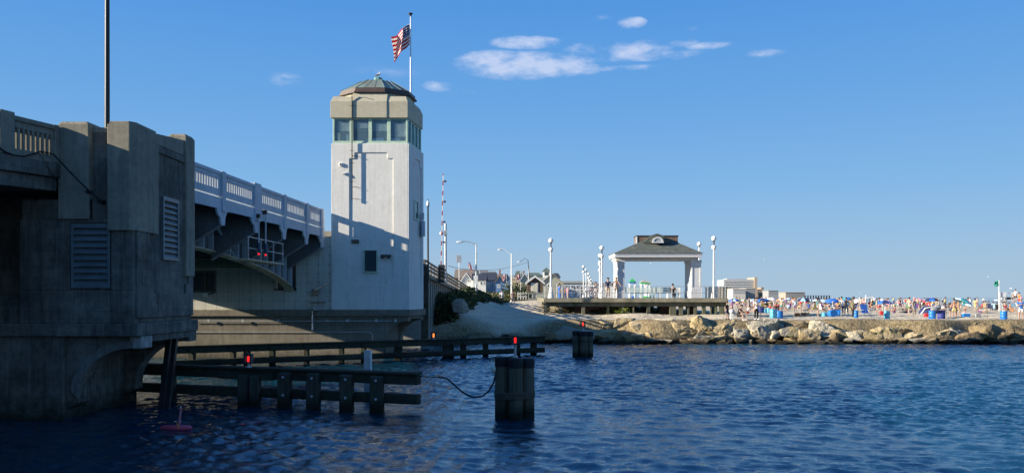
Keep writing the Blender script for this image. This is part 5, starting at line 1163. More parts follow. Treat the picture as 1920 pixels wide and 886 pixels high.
    if chim: X0,X1,Z1=PX(chim[0],d),PX(chim[1],d),PZ(chim[2],d); b=MB(); b.box(X0,X1,d+2,d+3,ze,Z1); b.box(X0-.08,X1+.08,d+1.92,d+3.08,Z1,Z1+.15); b.build('chimney', plain('brick_chimney_%d'%px0,(.28,.13,.09),.9), rf_)
    return q
house(853,892,505,521,215,'brown','taupe','side','long house with broad taupe roof at the far left',8)
house(861,888,512,530,180,'white','navy','gable','white gabled house with dark roof nearest the ramp',8,wins=((868,872,523,529),(876,880,523,529)))
house(889,912,506,516,205,'white','grey','side','tall white house with flat grey dormer roof',8,wins=((892,899,506,513),(903,909,519,525)))
house(886,911,513,525,178,'white','navy','side','white house with navy roof behind the street light pole',7,wins=((900,905,527,534),(906,910,527,534)))
house(904,929,511,526,188,'paleblue','navy','side','pale blue house with steep navy roof',9,wins=((908,912,530,537),(922,926,530,537)),door=(912,918,528,540))
house(917,928,509,514,220,'grey','grey','side','small grey upper storey rising behind the pale blue house',6)
house(930,944,517,527,178,'blue','grey','gable','left gable of the deep blue house',8,wins=((933,938,533,539),),trim=False)
house(943,958,514,526,176,'blue','navy','gable','right gable of the deep blue house with the flag',8,wins=((948,953,531,538),),trim=False)
house(925,941,514,519,205,'grey','taupe','side','grey house with brick chimney behind the blue one',6,chim=(935.5,938.5,506))
house(957,987,517,524,200,'cream','grey','side','cream house with long porch and many windows',9,wins=((960,964,519,523),(966,971,528,534),(973,978,528,534),(980,985,528,534)))
house(966,979,507,518,198,'cream','green','hip','cream turret with pointed roof above the porch house',5,chim=None,wins=((969,975,519,524),))
house(976,992,512,524,190,'cream','navy','gable','cream house with dark roof left of the shed',8,chim=(981,983.5,508))
house(986,1019,510,517,230,'sage','green','hip','wide house with green hip roof behind the shed',10)
house(988.5,1018,518,529,116,'shed','grey','gable','small brown shingled shed with white double door',3.0,yb=561,door=(995.5,1009,530,549.5),name='shed')
gb = house(1014,1056,513,531,165,'sage','sage','gable','pale sage hall with broad gable and a cupola',14,wins=((1044,1049,532,538),(1026,1031,532,538)),trim=False,name='beach_hall')
d=168; b=MB(); cx_=PX(1024.7,d); b.box(cx_-.7,cx_+.7,d,d+1.4,PZ(520,d),PZ(508.5,d)); cup=b.build('cupola', M['white'], gb); b=MB(); b.box(cx_-.42,cx_+.42,d-.03,d-.0,PZ(516,d),PZ(510,d)); b.build('cupola_window', M['winglass'], cup); b=MB(); b.frus(cx_-1.0,cx_+1.0,d-.3,d+1.7,PZ(508.5,d),PZ(500.5,d),.98,.98); b.build('cupola_roof', HR['green'], cup)
house(1037,1050,511,519,240,'grey','navy','hip','dark blue roof showing behind the sage hall',8)
house(1050,1112,527,531,200,'white','sage','side','long low white building with pale roof beyond the bicycles',10,wins=((1060,1066,534,540),(1070,1076,534,540),(1080,1086,534,540)),name='beach_hall')
house(1112,1160,531,534,320,'white','grey','side','far low building behind the men on the deck',10,name='beach_hall')
# white vinyl railing in front of the shed
q=thing('picket_fence',(PX(985,112),112,3),'low white railing left of the brown shed','fence'); b=MB(); 
for z_ in (550,555.5): b.box(PX(971,112),PX(988,112),112,112.05,PZ(z_,112)-.05,PZ(z_,112)+.05)
for px in (971,976,981,986): b.box(PX(px,112)-.05,PX(px,112)+.05,112,112.1,PZ(561,112),PZ(547,112))
b.build('rails', M['white'], q)
q=thing('pipe_fence',(PX(1000,104),104,3),'grey pipe fence crossing in front of the brown shed','fence'); b=MB(); b.box(PX(990,104),PX(1020,104),104,104.04,PZ(549,104),PZ(548,104)); b.box(PX(990,104),PX(1020,104),104,104.04,PZ(560.5,104),PZ(559.5,104))
for px in (991,998,1018): b.box(PX(px,104)-.04,PX(px,104)+.04,104,104.06,gz(PX(px,104),104)-.1,PZ(548,104))
b.build('rails', M['steel'], q); b=MB(); b.box(PX(998.5,104.1),PX(1018,104.1),104.1,104.14,PZ(559,104),PZ(549.5,104)); b.build('screen_panel', HW['sage'], q)

# distant blocks on the right
hz1 = plain('far_facade',(.42,.44,.45),.8); 
FWB=plain('far_windows',(.24,.27,.30),.5)  # glazing tone paled: distance haze put into the colour
D_=900; q=thing('apartment_block',(PX(1388,D_),D_,2),'distant beachfront apartment block with long balconies','building')
b=MB(); b.box(PX(1357,D_),PX(1413,D_),D_,D_+30,2,PZ(523.5,D_)); b.build('wall', plain('far_window_band',(.30,.34,.38),.6), q)  # window band lightened in place of haze
for k in range(7): b=MB(); z_=PZ(525.5+k*3.3,D_); b.box(PX(1357,D_)-.3,PX(1412,D_),D_-1,D_-.01,z_-.7,z_+.1); b.build('balcony', plain('far_balcony_%d'%k,(.60,.59,.56),.7), q)
b=MB(); b.box(PX(1413,D_),PX(1418.5,D_),D_-3,D_+25,2,PZ(519.5,D_)); b.build('stair_tower', plain('far_tan',(.38,.31,.24),.8), q)
b=MB(); b.box(PX(1365,D_),PX(1400,D_),D_+4,D_+20,PZ(523.5,D_),PZ(521.8,D_)); b.build('roof_plant', hz1, q)
for (a,c,yt,dd,col,lb) in ((1356,1372,539,760,(.55,.53,.49),'low pale building at the foot of the apartment block'),(1374,1398,542,700,(.60,.58,.54),'low white row of buildings under the apartment block'),(1398,1416,541,720,(.45,.40,.33),'low tan building right of the white row'),(1420,1427,543,950,(.30,.20,.14),'small brick block right of the apartment block'),(1427,1432,539,1000,(.42,.30,.20),'narrow tan tower on the skyline'),(1432,1442,549,900,(.5,.46,.4),'small low pale block next to the tan tower'),(1441,1459,545,850,(.32,.33,.34),'grey angular hall left of the roller frame'),(1473,1509,548.5,800,(.40,.33,.26),'long low brown pavilion building on the skyline')):
    q=thing('distant_building',(PX((a+c)/2,dd),dd,2),lb,'building'); b=MB(); b.box(PX(a,dd),PX(c,dd),dd,dd+20,1,PZ(yt,dd)); b.build('wall', plain('far_%d'%a,[x*.72+.04 for x in col],.8), q)  # flattened tones, haze mixed into the wall colour
    b=MB(); b.box(PX(a,dd)-.4,PX(c,dd)+.4,dd-.5,dd+20.5,PZ(yt,dd),PZ(yt,dd)+.6); b.build('roof', plain('far_roof_%d'%a,[x*.6+.05 for x in col],.8), q)
    for r_ in range(1,3):
        b=MB(); z_=PZ(yt,dd)-1.6*r_; b.box(PX(a,dd)+.5,PX(c,dd)-.5,dd-.12,dd-.01,z_-.45,z_+.45)
        if z_ > 3: b.build('window_band', FWB, q)
q=thing('fishing_pier',(PX(1545,1100),1100,0),'thin fishing pier on the horizon beyond the crowd','pier'); b=MB(); b.box(PX(1508,1100),PX(1556,1100),1098,1102,PZ(553.6,1100)-.15,PZ(553.6,1100)+.15); b.build('deck', M['dark'], q); b=MB()
for px in range(1510,1557,5): b.box(PX(px,1100)-.13,PX(px,1100)+.13,1098,1102,-1,PZ(553.6,1100))
b.build('piles', M['dark'], q)
q=thing('motor_boat',(PX(1844,900),900,0),'white motor boat far out on the sea','boat'); x=PX(1844,900); b=MB(); b.prism([(x-3.6,.9),(x+3.0,.8),(x+2.7,0),(x-2.9,0)],'y',899,901); b.build('hull', M['white'], q); b=MB(); b.box(x-.6,x+1.6,899.3,900.7,.9,2.3); b.build('cabin', M['white'], q)
# ================================================================ people
def skin_mesh(name, verts, edges, radii, root, lvl=1):
    me = bpy.data.meshes.new(name+'_cage'); me.from_pydata(verts, edges, []); o = bpy.data.objects.new('cage', me); COL.objects.link(o)
    sm = o.modifiers.new('skin', 'SKIN'); sm.use_smooth_shade = True; sm.branch_smoothing = .3
    for i, r in enumerate(radii): me.skin_vertices[0].data[i].radius = (r, r) if not isinstance(r, tuple) else r; me.skin_vertices[0].data[i].use_root = (i == root)
    ss = o.modifiers.new('sub', 'SUBSURF'); ss.levels = lvl; ss.render_levels = lvl
    dg = bpy.context.evaluated_depsgraph_get(); dg.update(); ev = o.evaluated_get(dg); out_ = bpy.data.meshes.new_from_object(ev, depsgraph=dg); out_.name = name
    bpy.data.objects.remove(o); bpy.data.meshes.remove(me); return out_
# joints: x = the person's left/right, y = forward is -y, z up; height about 1.74
def pose(hip=(0,0,.93), lean=0.0, legL=None, legR=None, armL=None, armR=None, head=0.0):
    """legs: (knee, ankle, toe) offsets from the ground frame; arms: (elbow, wrist)"""
    hx, hy, hz = hip; c, s_ = math.cos(lean), math.sin(lean)
    def up(x, y, z): return (hx+x, hy+y*c-z*s_, hz+z*c+y*s_)
    J = {'pel': hip, 'wst': up(0,0,.16), 'chs': up(0,0,.34), 'shc': up(0,0,.47), 'nck': up(0,0,.56), 'hd0': up(0,-.02+head*-.03,.64), 'hd1': up(0,-.03-head*.05,.73), 'hd2': up(0,-.02-head*.05,.80)}
    for sd, k in ((1,'L'),(-1,'R')): J['sh'+k] = up(.175*sd,0,.45); J['hp'+k] = (hx+.095*sd, hy, hz-.05)
    LL = legL or ((.11,-.02,.50),(.12,.03,.09),(.13,-.12,.04)); LR = legR or ((-.11,-.02,.50),(-.12,.03,.09),(-.13,-.12,.04))
    for k, l in (('L',LL),('R',LR)): J['kn'+k], J['an'+k], J['to'+k] = l
    AL = armL or ((.25,.02,1.12),(.27,-.08,.88)); AR = armR or ((-.25,.02,1.12),(-.27,-.08,.88))
    for k, a in (('L',AL),('R',AR)): J['el'+k], J['wr'+k] = a
    return J
BODY_R = {'pel':.125,'wst':.105,'chs':.125,'shc':.10,'nck':.052,'hd0':.062,'hd1':.088,'hd2':.055,'sh':.062,'el':.042,'wr':.028,'hp':.092,'kn':.058,'an':.036,'to':.030}
EDG = [('pel','wst'),('wst','chs'),('chs','shc'),('shc','nck'),('nck','hd0'),('hd0','hd1'),('hd1','hd2')]+[(a+k if a not in ('shc','pel') else a, b_+k) for k in 'LR' for a, b_ in (('shc','sh'),('sh','el'),('el','wr'),('pel','hp'),('hp','kn'),('kn','an'),('an','to'))]
def rad(n): return BODY_R[n] if n in BODY_R else BODY_R[n[:-1]]
def build_pose(name, J, shorts='short', sleeve=True):
    names = list(J); ix = {n: i for i, n in enumerate(names)}
    body = skin_mesh(name+'_body', [J[n] for n in names], [(ix[a], ix[b_]) for a, b_ in EDG], [rad(n) for n in names], ix['pel'])
    # hands, nose, ears, eyes are grown on as small closed forms
    b = bmesh.new(); b.from_mesh(body); mb = MB()
    for k, sd in (('L',1),('R',-1)):
        w_, e_ = Vector(J['wr'+k]), Vector(J['el'+k]); d = (w_-e_).normalized(); side = d.cross(Vector((0,1,0))); side = side.normalized() if side.length > .1 else Vector((1,0,0)); nrm = d.cross(side).normalized()
        pc = w_+d*.055
        mb.tube([w_-d*.01, w_+d*.03, w_+d*.075, w_+d*.09],[.024,.034,.036,.026],8)
        for f, (o_, L) in enumerate(((-.027,.060),(-.009,.074),(.009,.078),(.026,.066))): q0 = w_+d*.082+side*o_; q1 = q0+d*L*.5+nrm*.008; q2 = q1+d*L*.35+nrm*.022; mb.tube([q0,q1,q2],[.0095,.009,.007],5)
        q0 = w_+d*.03-side*.03*1; mb.tube([q0, q0-side*.025+d*.03, q0-side*.028+d*.058],[.012,.010,.008],5)
    h = Vector(J['hd1']); mb.ball(h+Vector((0,-.093,-.012)),.017,6,.8,1,1.3); mb.ball(h+Vector((.086,.0,-.01)),.026,6,.4,.8,1.2); mb.ball(h+Vector((-.086,.0,-.01)),.026,6,.4,.8,1.2); mb.ball(h+Vector((0,-.072,-.055)),.03,6,1,.7,.7)
    me2 = bpy.data.meshes.new('x'); me2.from_pydata([tuple(v) for v in mb.v], [], mb.f); b.from_mesh(me2); bmesh.ops.recalc_face_normals(b, faces=b.faces); b.to_mesh(body); b.free(); bpy.data.meshes.remove(me2)
    body.polygons.foreach_set('use_smooth', [True]*len(body.polygons))
    # shirt
    def lerp(a, b_, f): return tuple(Vector(a).lerp(Vector(b_), f))
    vs = [J['pel'],J['wst'],J['chs'],J['shc'],J['shL'],J['shR'],lerp(J['shL'],J['elL'],.62),lerp(J['shR'],J['elR'],.62),lerp(J['pel'],J['wst'],-.5)]
    shirt = skin_mesh(name+'_shirt', vs, [(8,0),(0,1),(1,2),(2,3),(3,4),(3,5),(4,6),(5,7)], [.150,.130,.150,.118,.082,.082,.066,.066,.155], 1)
    vs = [lerp(J['pel'],J['wst'],.35),J['pel'],J['hpL'],J['hpR'],lerp(J['hpL'],J['knL'],.72),lerp(J['hpR'],J['knR'],.72)]
    sh = skin_mesh(name+'_shorts', vs, [(0,1),(1,2),(1,3),(2,4),(3,5)], [.128,.142,.112,.112,.092,.092], 1)
    vs = [lerp(J['pel'],J['wst'],.35),J['pel'],J['hpL'],J['hpR'],J['knL'],J['knR'],lerp(J['knL'],J['anL'],.93),lerp(J['knR'],J['anR'],.93)]
    tr = skin_mesh(name+'_trousers', vs, [(0,1),(1,2),(1,3),(2,4),(3,5),(4,6),(5,7)], [.122,.138,.108,.108,.078,.078,.062,.062], 1)
    m_ = MB(); h1, h2 = Vector(J['hd1']), Vector(J['hd2']); m_.ball(h1.lerp(h2,.55)+Vector((0,.018,.012)),.103,10,.95,1.02,.86); hair = m_
    def hm(nm, long=False, cap=False):
        m2 = MB(); m2.ball(h1.lerp(h2,.55)+Vector((0,.020,.010)),.104,10,.95,1.02,.86)
        if long: m2.ball(h1+Vector((0,.055,-.06)),.095,8,.95,.7,1.5)
        if cap: m2.lathe((h1.x,h1.y-.045,h1.z+.045),[(.125,0),(.128,.012),(.09,.02)],12)
        me = bpy.data.meshes.new(nm); me.from_pydata([tuple(v) for v in m2.v], [], m2.f); me.polygons.foreach_set('use_smooth', [True]*len(me.polygons)); return me
    sx = MB()
    for k in 'LR':
        a = Vector(J['an'+k]); t_ = Vector(J['to'+k]); d = (t_-a); d.z = 0
        d = d.normalized() if d.length > .01 else Vector((0,-1,0)); c_ = a.lerp(t_,.45); sx.tube([a-d*.05+Vector((0,0,-.03)), c_+Vector((0,0,-.005)), t_+d*.06+Vector((0,0,.002))],[.045,.052,.034],8)
    shoe = bpy.data.meshes.new(name+'_shoes'); shoe.from_pydata([tuple(v) for v in sx.v], [], sx.f); shoe.polygons.foreach_set('use_smooth', [True]*len(shoe.polygons))
    return {'body': body, 'shirt': shirt, 'shorts': sh, 'trousers': tr, 'hair': hm(name+'_hair'), 'longhair': hm(name+'_longhair', True), 'cap': hm(name+'_cap', False, True), 'shoes': shoe}
POSES = {
 'stand': pose(),
 'stand2': pose(legL=((.14,-.06,.50),(.17,-.02,.09),(.20,-.16,.04)), armL=((.30,.06,1.13),(.17,-.05,.98)), armR=((-.24,.02,1.12),(-.25,-.05,.86))),
 'walk': pose(hip=(0,0,.91), legL=((.10,-.20,.52),(.11,-.25,.10),(.11,-.40,.07)), legR=((-.10,.06,.48),(-.11,.30,.16),(-.11,.22,.05)), armL=((.24,.12,1.12),(.25,.10,.88)), armR=((-.24,-.08,1.12),(-.25,-.25,.94))),
 'phone': pose(armL=((.24,-.06,1.12),(.06,-.30,1.24)), armR=((-.24,-.06,1.12),(-.04,-.30,1.22)), head=1),
 'lean': pose(lean=.18, hip=(0,.10,.93), armL=((.30,-.10,1.16),(.42,-.28,1.02)), armR=((-.30,-.10,1.16),(-.30,-.30,1.02))),
 'chair': pose(hip=(0,0,.42), lean=-.22, legL=((.12,-.42,.46),(.13,-.50,.09),(.14,-.64,.04)), legR=((-.12,-.42,.46),(-.13,-.50,.09),(-.14,-.64,.04)), armL=((.25,-.02,.66),(.24,-.28,.62)), armR=((-.25,-.02,.66),(-.24,-.28,.62))),
 'fish': pose(hip=(0,0,.34), lean=.35, legL=((.16,-.36,.42),(.18,-.50,.02),(.20,-.64,-.04)), legR=((-.14,-.38,.44),(-.16,-.40,.02),(-.18,-.54,-.04)), armL=((.22,-.24,.62),(.12,-.48,.56)), armR=((-.24,-.22,.60),(-.08,-.50,.52))),
 'ground': pose(hip=(0,0,.14), lean=-.1, legL=((.14,-.36,.38),(.12,-.62,.08),(.12,-.76,.04)), legR=((-.14,-.36,.38),(-.12,-.62,.08),(-.12,-.76,.04)), armL=((.26,-.06,.36),(.20,-.28,.36)), armR=((-.26,.06,.36),(-.26,.22,.12))),
 'lie': pose(hip=(0,0,.13), lean=-1.38, legL=((.12,-.40,.20),(.12,-.82,.10),(.13,-.90,.18)), legR=((-.12,-.40,.16),(-.12,-.82,.09),(-.13,-.90,.17)), armL=((.32,.34,.12),(.34,.12,.10)), armR=((-.32,.34,.12),(-.34,.12,.10))),
 'bend': pose(hip=(0,.10,.88), lean=1.0, armL=((.22,-.42,.86),(.18,-.48,.62)), armR=((-.22,-.42,.86),(-.18,-.48,.62))),
 'reach': pose(armL=((.34,-.10,1.44),(.44,-.26,1.66)), armR=((-.25,.02,1.12),(-.27,-.08,.88))),
}
PM = {k: build_pose(k, J) for k, J in POSES.items()}
_mc = {}
def cmat(c, nm='cloth', rough=.85):
    k = (nm,)+tuple(c)
    if k not in _mc: _mc[k] = plain('%s_%d'%(nm, len(_mc)), c, rough, var=.10)
    return _mc[k]
SKIN = [(.40,.25,.18),(.33,.19,.125),(.48,.33,.26),(.17,.09,.06)]
CL = {'white':(.72,.71,.70),'black':(.015,.015,.018),'navy':(.02,.03,.10),'blue':(.03,.14,.50),'pale blue':(.35,.52,.68),'red':(.50,.03,.03),'pink':(.70,.30,.34),'grey':(.25,.25,.26),'green':(.05,.20,.08),'yellow':(.58,.50,.18),'purple':(.18,.06,.28),'orange':(.55,.20,.07),'tan':(.42,.32,.20),'olive':(.14,.15,.08),'teal':(.04,.28,.32),'maroon':(.20,.03,.05)}
HAIR = {'dark':(.018,.013,.010),'brown':(.07,.04,.02),'fair':(.36,.25,.11),'grey':(.35,.34,.33)}
def person(x, y, z, ps, rz, label, top=None, bottom=('shorts','navy'), hair='dark', sk=0, s_=1.0, hairtype='hair', shoes=None, group=None):
    q = thing('person', (x,y,z), label, 'person', group); q.rotation_euler = (0,0,rz); q.scale = (s_,s_,s_)
    def ch(nm, key, m):
        o = bpy.data.objects.new(nm, PM[ps][key]); COL.objects.link(o); o.parent = q
        if not o.data.materials: o.data.materials.append(m)
        o.material_slots[0].link = 'OBJECT'; o.material_slots[0].material = m; return o
    ch('body','body', cmat(SKIN[sk],'skin',.55))
    if top: ch('shirt','shirt', cmat(CL[top]))
    if bottom: ch(bottom[0], bottom[0], cmat(CL[bottom[1]]))
    ch('cap' if hairtype == 'cap' else 'hair', hairtype, cmat(HAIR.get(hair) or CL[hair],'hair'))
    if shoes: ch('shoes','shoes', cmat(CL[shoes]))
    return q
def on(px, d): return PX(px,d), d, gz(PX(px,d),d)-.02
# ---- key people
def pp(px, d, *a, z=None, **k): x, y, g = on(px, d); return person(x, y, g if z is None else z, *a, **k)
pp(941, 88, 'walk', 3.1, 'walking person in black trousers with a towel round the waist on the shaded sand', top='white', bottom=('trousers','black'), hair='dark', shoes='black')
pp(962, 88, 'walk', 3.3, 'walking person with bare back and grey shorts right of the one in black', None, bottom=('shorts','grey'), hair='dark', sk=1, hairtype='longhair')
pp(1140, 68.7, 'lean', 0, 'man in dark blue shirt and cap leaning on the deck railing', z=DZ, top='navy', bottom=('shorts','tan'), hair='black', hairtype='cap', s_=1.0)
pp(1155.5, 68.7, 'lean', -.3, 'bare chested tanned man leaning on the deck railing beside the column', z=DZ, top=None, bottom=('shorts','tan'), hair='fair', sk=1, s_=1.02)
pp(1049, 71, 'stand2', 2, 'person in blue trousers bending by the bicycles', z=DZ-.3, top='blue', bottom=('trousers','blue'), s_=.9)
pp(1059, 71, 'stand', 1.5, 'child in orange shorts next to the first bicycle', z=DZ, top=None, bottom=('shorts','orange'), s_=.62, hair='brown')
pp(1064, 72.5, 'stand2', 2.5, 'small child in pink beside the bicycles', z=DZ, top='pink', bottom=('shorts','pink'), s_=.6)
pp(1117, 73, 'stand2', .4, 'person in white shirt standing among the bicycles', z=DZ-.3, top='white', bottom=('shorts','white'), s_=1.0)
pp(1262, 70.0, 'chair', 2.8, 'person in black sitting against the deck railing', z=DZ, top='black', bottom=('trousers','black'), hair='black')
pp(1363, 62.9, 'stand2', .6, 'boy in black shirt and navy shorts standing on the jetty', top='black', bottom=('shorts','navy'), s_=.80, shoes='black')
pp(1384, 62.1, 'fish', 1.0, 'seated angler in black clothes and cap holding a rod', top='black', bottom=('shorts','black'), hairtype='cap', hair='black', shoes='white', s_=1.06)
pp(1418, 64.2, 'phone', .2, 'man in white shirt and black trousers standing on the jetty', top='white', bottom=('trousers','black'), hairtype='cap', hair='black', shoes='white', s_=1.02)
pp(1599, 65.0, 'phone', 1.3, 'man in olive grey shirt and dark trousers looking at his phone', top='olive', bottom=('trousers','black'), hair='dark', sk=3, s_=1.0, shoes='tan')
pp(1914, 62.5, 'phone', -.4, 'woman in blue shirt, pale shorts and sun hat at the right picture edge', top='blue', bottom=('shorts','white'), hair='pink', hairtype='cap', s_=.98)
# angler's rod, tripod
x, y, g = on(1386, 61.9); b = MB(); b.tube([(x+.15,y-.3,g+.55),(x+.9,y-.5,g+.95),(x+1.5,y-.6,g+1.45)],[.02,.014,.006],5); tag(b.build('fishing_rod', M['dark']),'thin fishing rod held by the seated angler','fishing rod')
x, y, g = on(1425, 63.8); q = thing('tripod', (x,y,g), 'thin camera tripod next to the man in white', 'tripod'); 
for k in range(3): b = MB(); b.cyl((x,y,g+1.0),(x+.25*math.cos(k*2.1+.4),y+.25*math.sin(k*2.1+.4),g),.014,n=5); b.build('leg', M['black'], q)
b = MB(); b.box(x-.05,x+.05,y-.05,y+.05,g+1.0,g+1.1); b.build('head', M['black'], q)
x, y, g = on(1372, 62.4); b = MB(); b.ball((x,y,g+.62),.20,10,1,.8,.9); b.box(x-.10,x+.10,y-.08,y+.08,g,g+.5); 
tag(b.build('fishing_bag', M['white'], smooth=True),'pale bundle on a stand between the boy and the angler','bag')
pp(676.5, 46.9, 'stand', .5, 'bridge operator seen as a dark figure through the second control room pane', z=11.75, top='black', bottom=('trousers','black'), s_=.98)

# ---- beach furniture builders
def umbrella(px, d, ytop, wpx, colA, colB, label, tilt=0.0, rz=0.0):
    x = PX(px,d); g = gz(x,d); zt = PZ(ytop,d); w = wpx*d/F/2; q = thing('beach_umbrella', (x,d,g), label, 'beach umbrella', 'umbrellas on the beach')
    h = min(zt-g, 2.4); h = max(h, 1.3); q.location.z = zt-h if zt-h > g-.6 else g
    def bd(m_, nm, mt, par=q, sm=False): o = m_.build(nm, mt, None, smooth=sm); o.parent = par; return o
    m_ = MB(); n=16; prof=[(0,.0),(.35,-.06),(.7,-.20),(1,-.42)]
    vs=[(0,0,h)]; fs=[]
    for r_, dz in prof[1:]:
        for k in range(n): t_=2*math.pi*k/n; sc=(1-.05*(k%2))*r_; vs.append((w*sc*math.cos(t_),w*sc*math.sin(t_),h+dz*w*.9))
    for k in range(n): fs.append((0,1+k,1+(k+1)%n))
    for i in range(2):
        for k in range(n): a=1+i*n+k; c=1+i*n+(k+1)%n; fs.append((a,a+n,c+n,c))
    for k in range(n): a=1+2*n+k; c=1+2*n+(k+1)%n; vs.append((vs[a][0]*1.0,vs[a][1]*1.0,vs[a][2]-.12))
    for k in range(n): a=1+2*n+k; c=1+2*n+(k+1)%n; fs.append((a,a+n,c+n,c))
    m_.v=vs; m_.f=fs; m_.m=[((f[0]-1)//1 % n)//2 % 2 if f[0] else ((f[1]-1)//2)%2 for f in fs]
    cn = m_.build('canopy', [cmat(CL[colA],'canopy'), cmat(CL[colB],'canopy')], None, fixn=False); cn.parent = q; s2=cn.modifiers.new('t','SOLIDIFY'); s2.thickness=.012
    m_=MB(); m_.cyl((0,0,-.2),(0,0,h+.06),.025,n=6); bd(m_,'pole',M['white'])
    q.rotation_euler=(tilt*math.sin(rz),tilt*math.cos(rz),0); return q
def chair(px, d, rz, col, label, s_=1.0):
    x, y, g = on(px, d); q = thing('beach_chair', (x,y,g), label, 'beach chair', 'folding chairs on the beach'); q.rotation_euler=(0,0,rz); q.scale=(s_,)*3
    k=(col,)
    if k not in CH:
        m1=MB(); m1.box(-.25,.25,-.24,.22,.36,.385)
        m2=MB(); m2.add([(-.25,.20,.38),(.25,.20,.38),(.25,.42,.98),(-.25,.42,.98),(-.25,.23,.38),(.25,.23,.38),(.25,.45,.98),(-.25,.45,.98)],[(0,1,2,3),(7,6,5,4),(0,4,5,1),(1,5,6,2),(2,6,7,3),(3,7,4,0)])
        m3=MB()
        for sx in (-.27,.27): m3.cyl((sx,-.28,0),(sx,.25,.42),.014,n=5); m3.cyl((sx,.30,0),(sx,-.24,.40),.014,n=5); m3.cyl((sx,.2,.38),(sx,.45,1.0),.014,n=5); m3.cyl((sx,-.28,.58),(sx,.3,.60),.02,n=5); m3.cyl((sx,-.26,.38),(sx,-.26,.58),.014,n=5)
        m3.cyl((-.27,-.28,.02),(.27,-.28,.02),.012,n=5); m3.cyl((-.27,.45,.99),(.27,.45,.99),.012,n=5)
        A=m1.build('seat', cmat(CL[col])); B_=m2.build('backrest', cmat(CL[col])); C_=m3.build('frame', M['steel']); CH[k]=(A.data,B_.data,C_.data)
        for o in (A,B_,C_): bpy.data.objects.remove(o)
    for nm, me in zip(('seat','backrest','frame'), CH[k]): o=bpy.data.objects.new(nm, me); COL.objects.link(o); o.parent=q
    return q
CH = {}
drumb = plain('drum_blue',(.02,.17,.50),.35,var=.15); drump = plain('drum_paleblue',(.10,.42,.60),.4,var=.12)
def drum(px, ytop, ybot, d, wpx, mt, label, lying=False):
    x, y, g = on(px, d); h = (ybot-ytop)*d/F; r = wpx*d/F/2; q = thing('drum', (x,y,g), label, 'drum', 'blue drums on the beach')
    b = MB(); prof=[(r*.96,0),(r,.03),(r,h*.32),(r*1.03,h*.34),(r,h*.36),(r,h*.65),(r*1.03,h*.67),(r,h*.69),(r,h-.03),(r*1.04,h),(r*.9,h),(r*.88,h-.12)]
    b.lathe((0,0,0),prof,18); o=b.build('barrel_body', mt, None, smooth=True); o.parent=q
    b = MB(); b.lathe((0,0,0),[(r*1.045,h-.035),(r*1.06,h-.02),(r*1.045,h+.005)],18); o=b.build('rim', mt, None, smooth=True); o.parent=q
    if lying: q.rotation_euler=(R(86),0,lying); q.location.z=g+r
    return q
drum(1450,566,583,66.5,14,drump,'bright blue drum left of the darker one behind the string posts'); drum(1461,568,582.5,68,14,drumb,'darker blue drum touching the bright blue one'); drum(1434,569,577,90,8,drump,'small pale blue drum beside the dark bags'); drum(1441,568,577,91,8,drump,'second small pale blue drum left of the pair of drums'); drum(1427,567,578,86,11,plain('bin_navy',(.02,.04,.2),.6),'navy bin half hidden by the man in white')
drum(1545,580,589,72,10,drump,'pale blue drum standing beside the toppled ones'); drum(1556,577,589,71.5,13,drumb,'toppled blue drum showing its round mouth',lying=.2); drum(1563,577,589,74,13,drumb,'blue drum lying across behind the toppled one',lying=1.4)
drum(1605,575,590,66,8,drumb,'blue drum half hidden behind the man in the grey shirt'); drum(1663,577,593,66,10.5,drump,'pale blue drum right of the folding chair'); drum(1748,585.5,601.5,64.5,12.5,drumb,'left blue drum of the pair heaped with rubbish bags'); drum(1882,587,602.5,64.5,12,drumb,'blue drum below the lifeguard stand'); drum(1765,584,601.5,65.4,13,plain('bin_violet',(.04,.05,.22),.6),'dark violet bin right of the heaped blue drum')
x,y,g=on(1752,65.2); b=MB(); b.ball((x,y,g+.85),.34,8,1,.8,.6); b.ball((x+.35,y+.2,g+1.0),.33,8,1,.8,.7); tag(b.build('rubbish_bags', cmat(CL['grey']), smooth=True),'heap of grey and pale rubbish bags on the blue drum','rubbish')
chair(1625,65.5,.15,'blue','empty blue folding chair facing away near the jetty edge',1.15)
for i, px in enumerate((1400,1443,1489,1535,1577,1668,1712,1803,1851,1894)):
    x,y,g=on(px,66+.1*(i%2)); b=MB(); b.cyl((x,y,g-.3),(x+random.uniform(-.03,.03),y,g+1.35+.1*random.random()),.026,n=5); lab='thin wooden stake in the sand, number %s from the left of the row'%('one two three four five six seven eight nine ten'.split()[i]); o=tag(b.build('stake', wgrey),('%s wooden stake from the left in the beach row'%('first second third fourth fifth sixth seventh eighth ninth tenth'.split()[i])),'stake','wooden stakes along the beach edge')
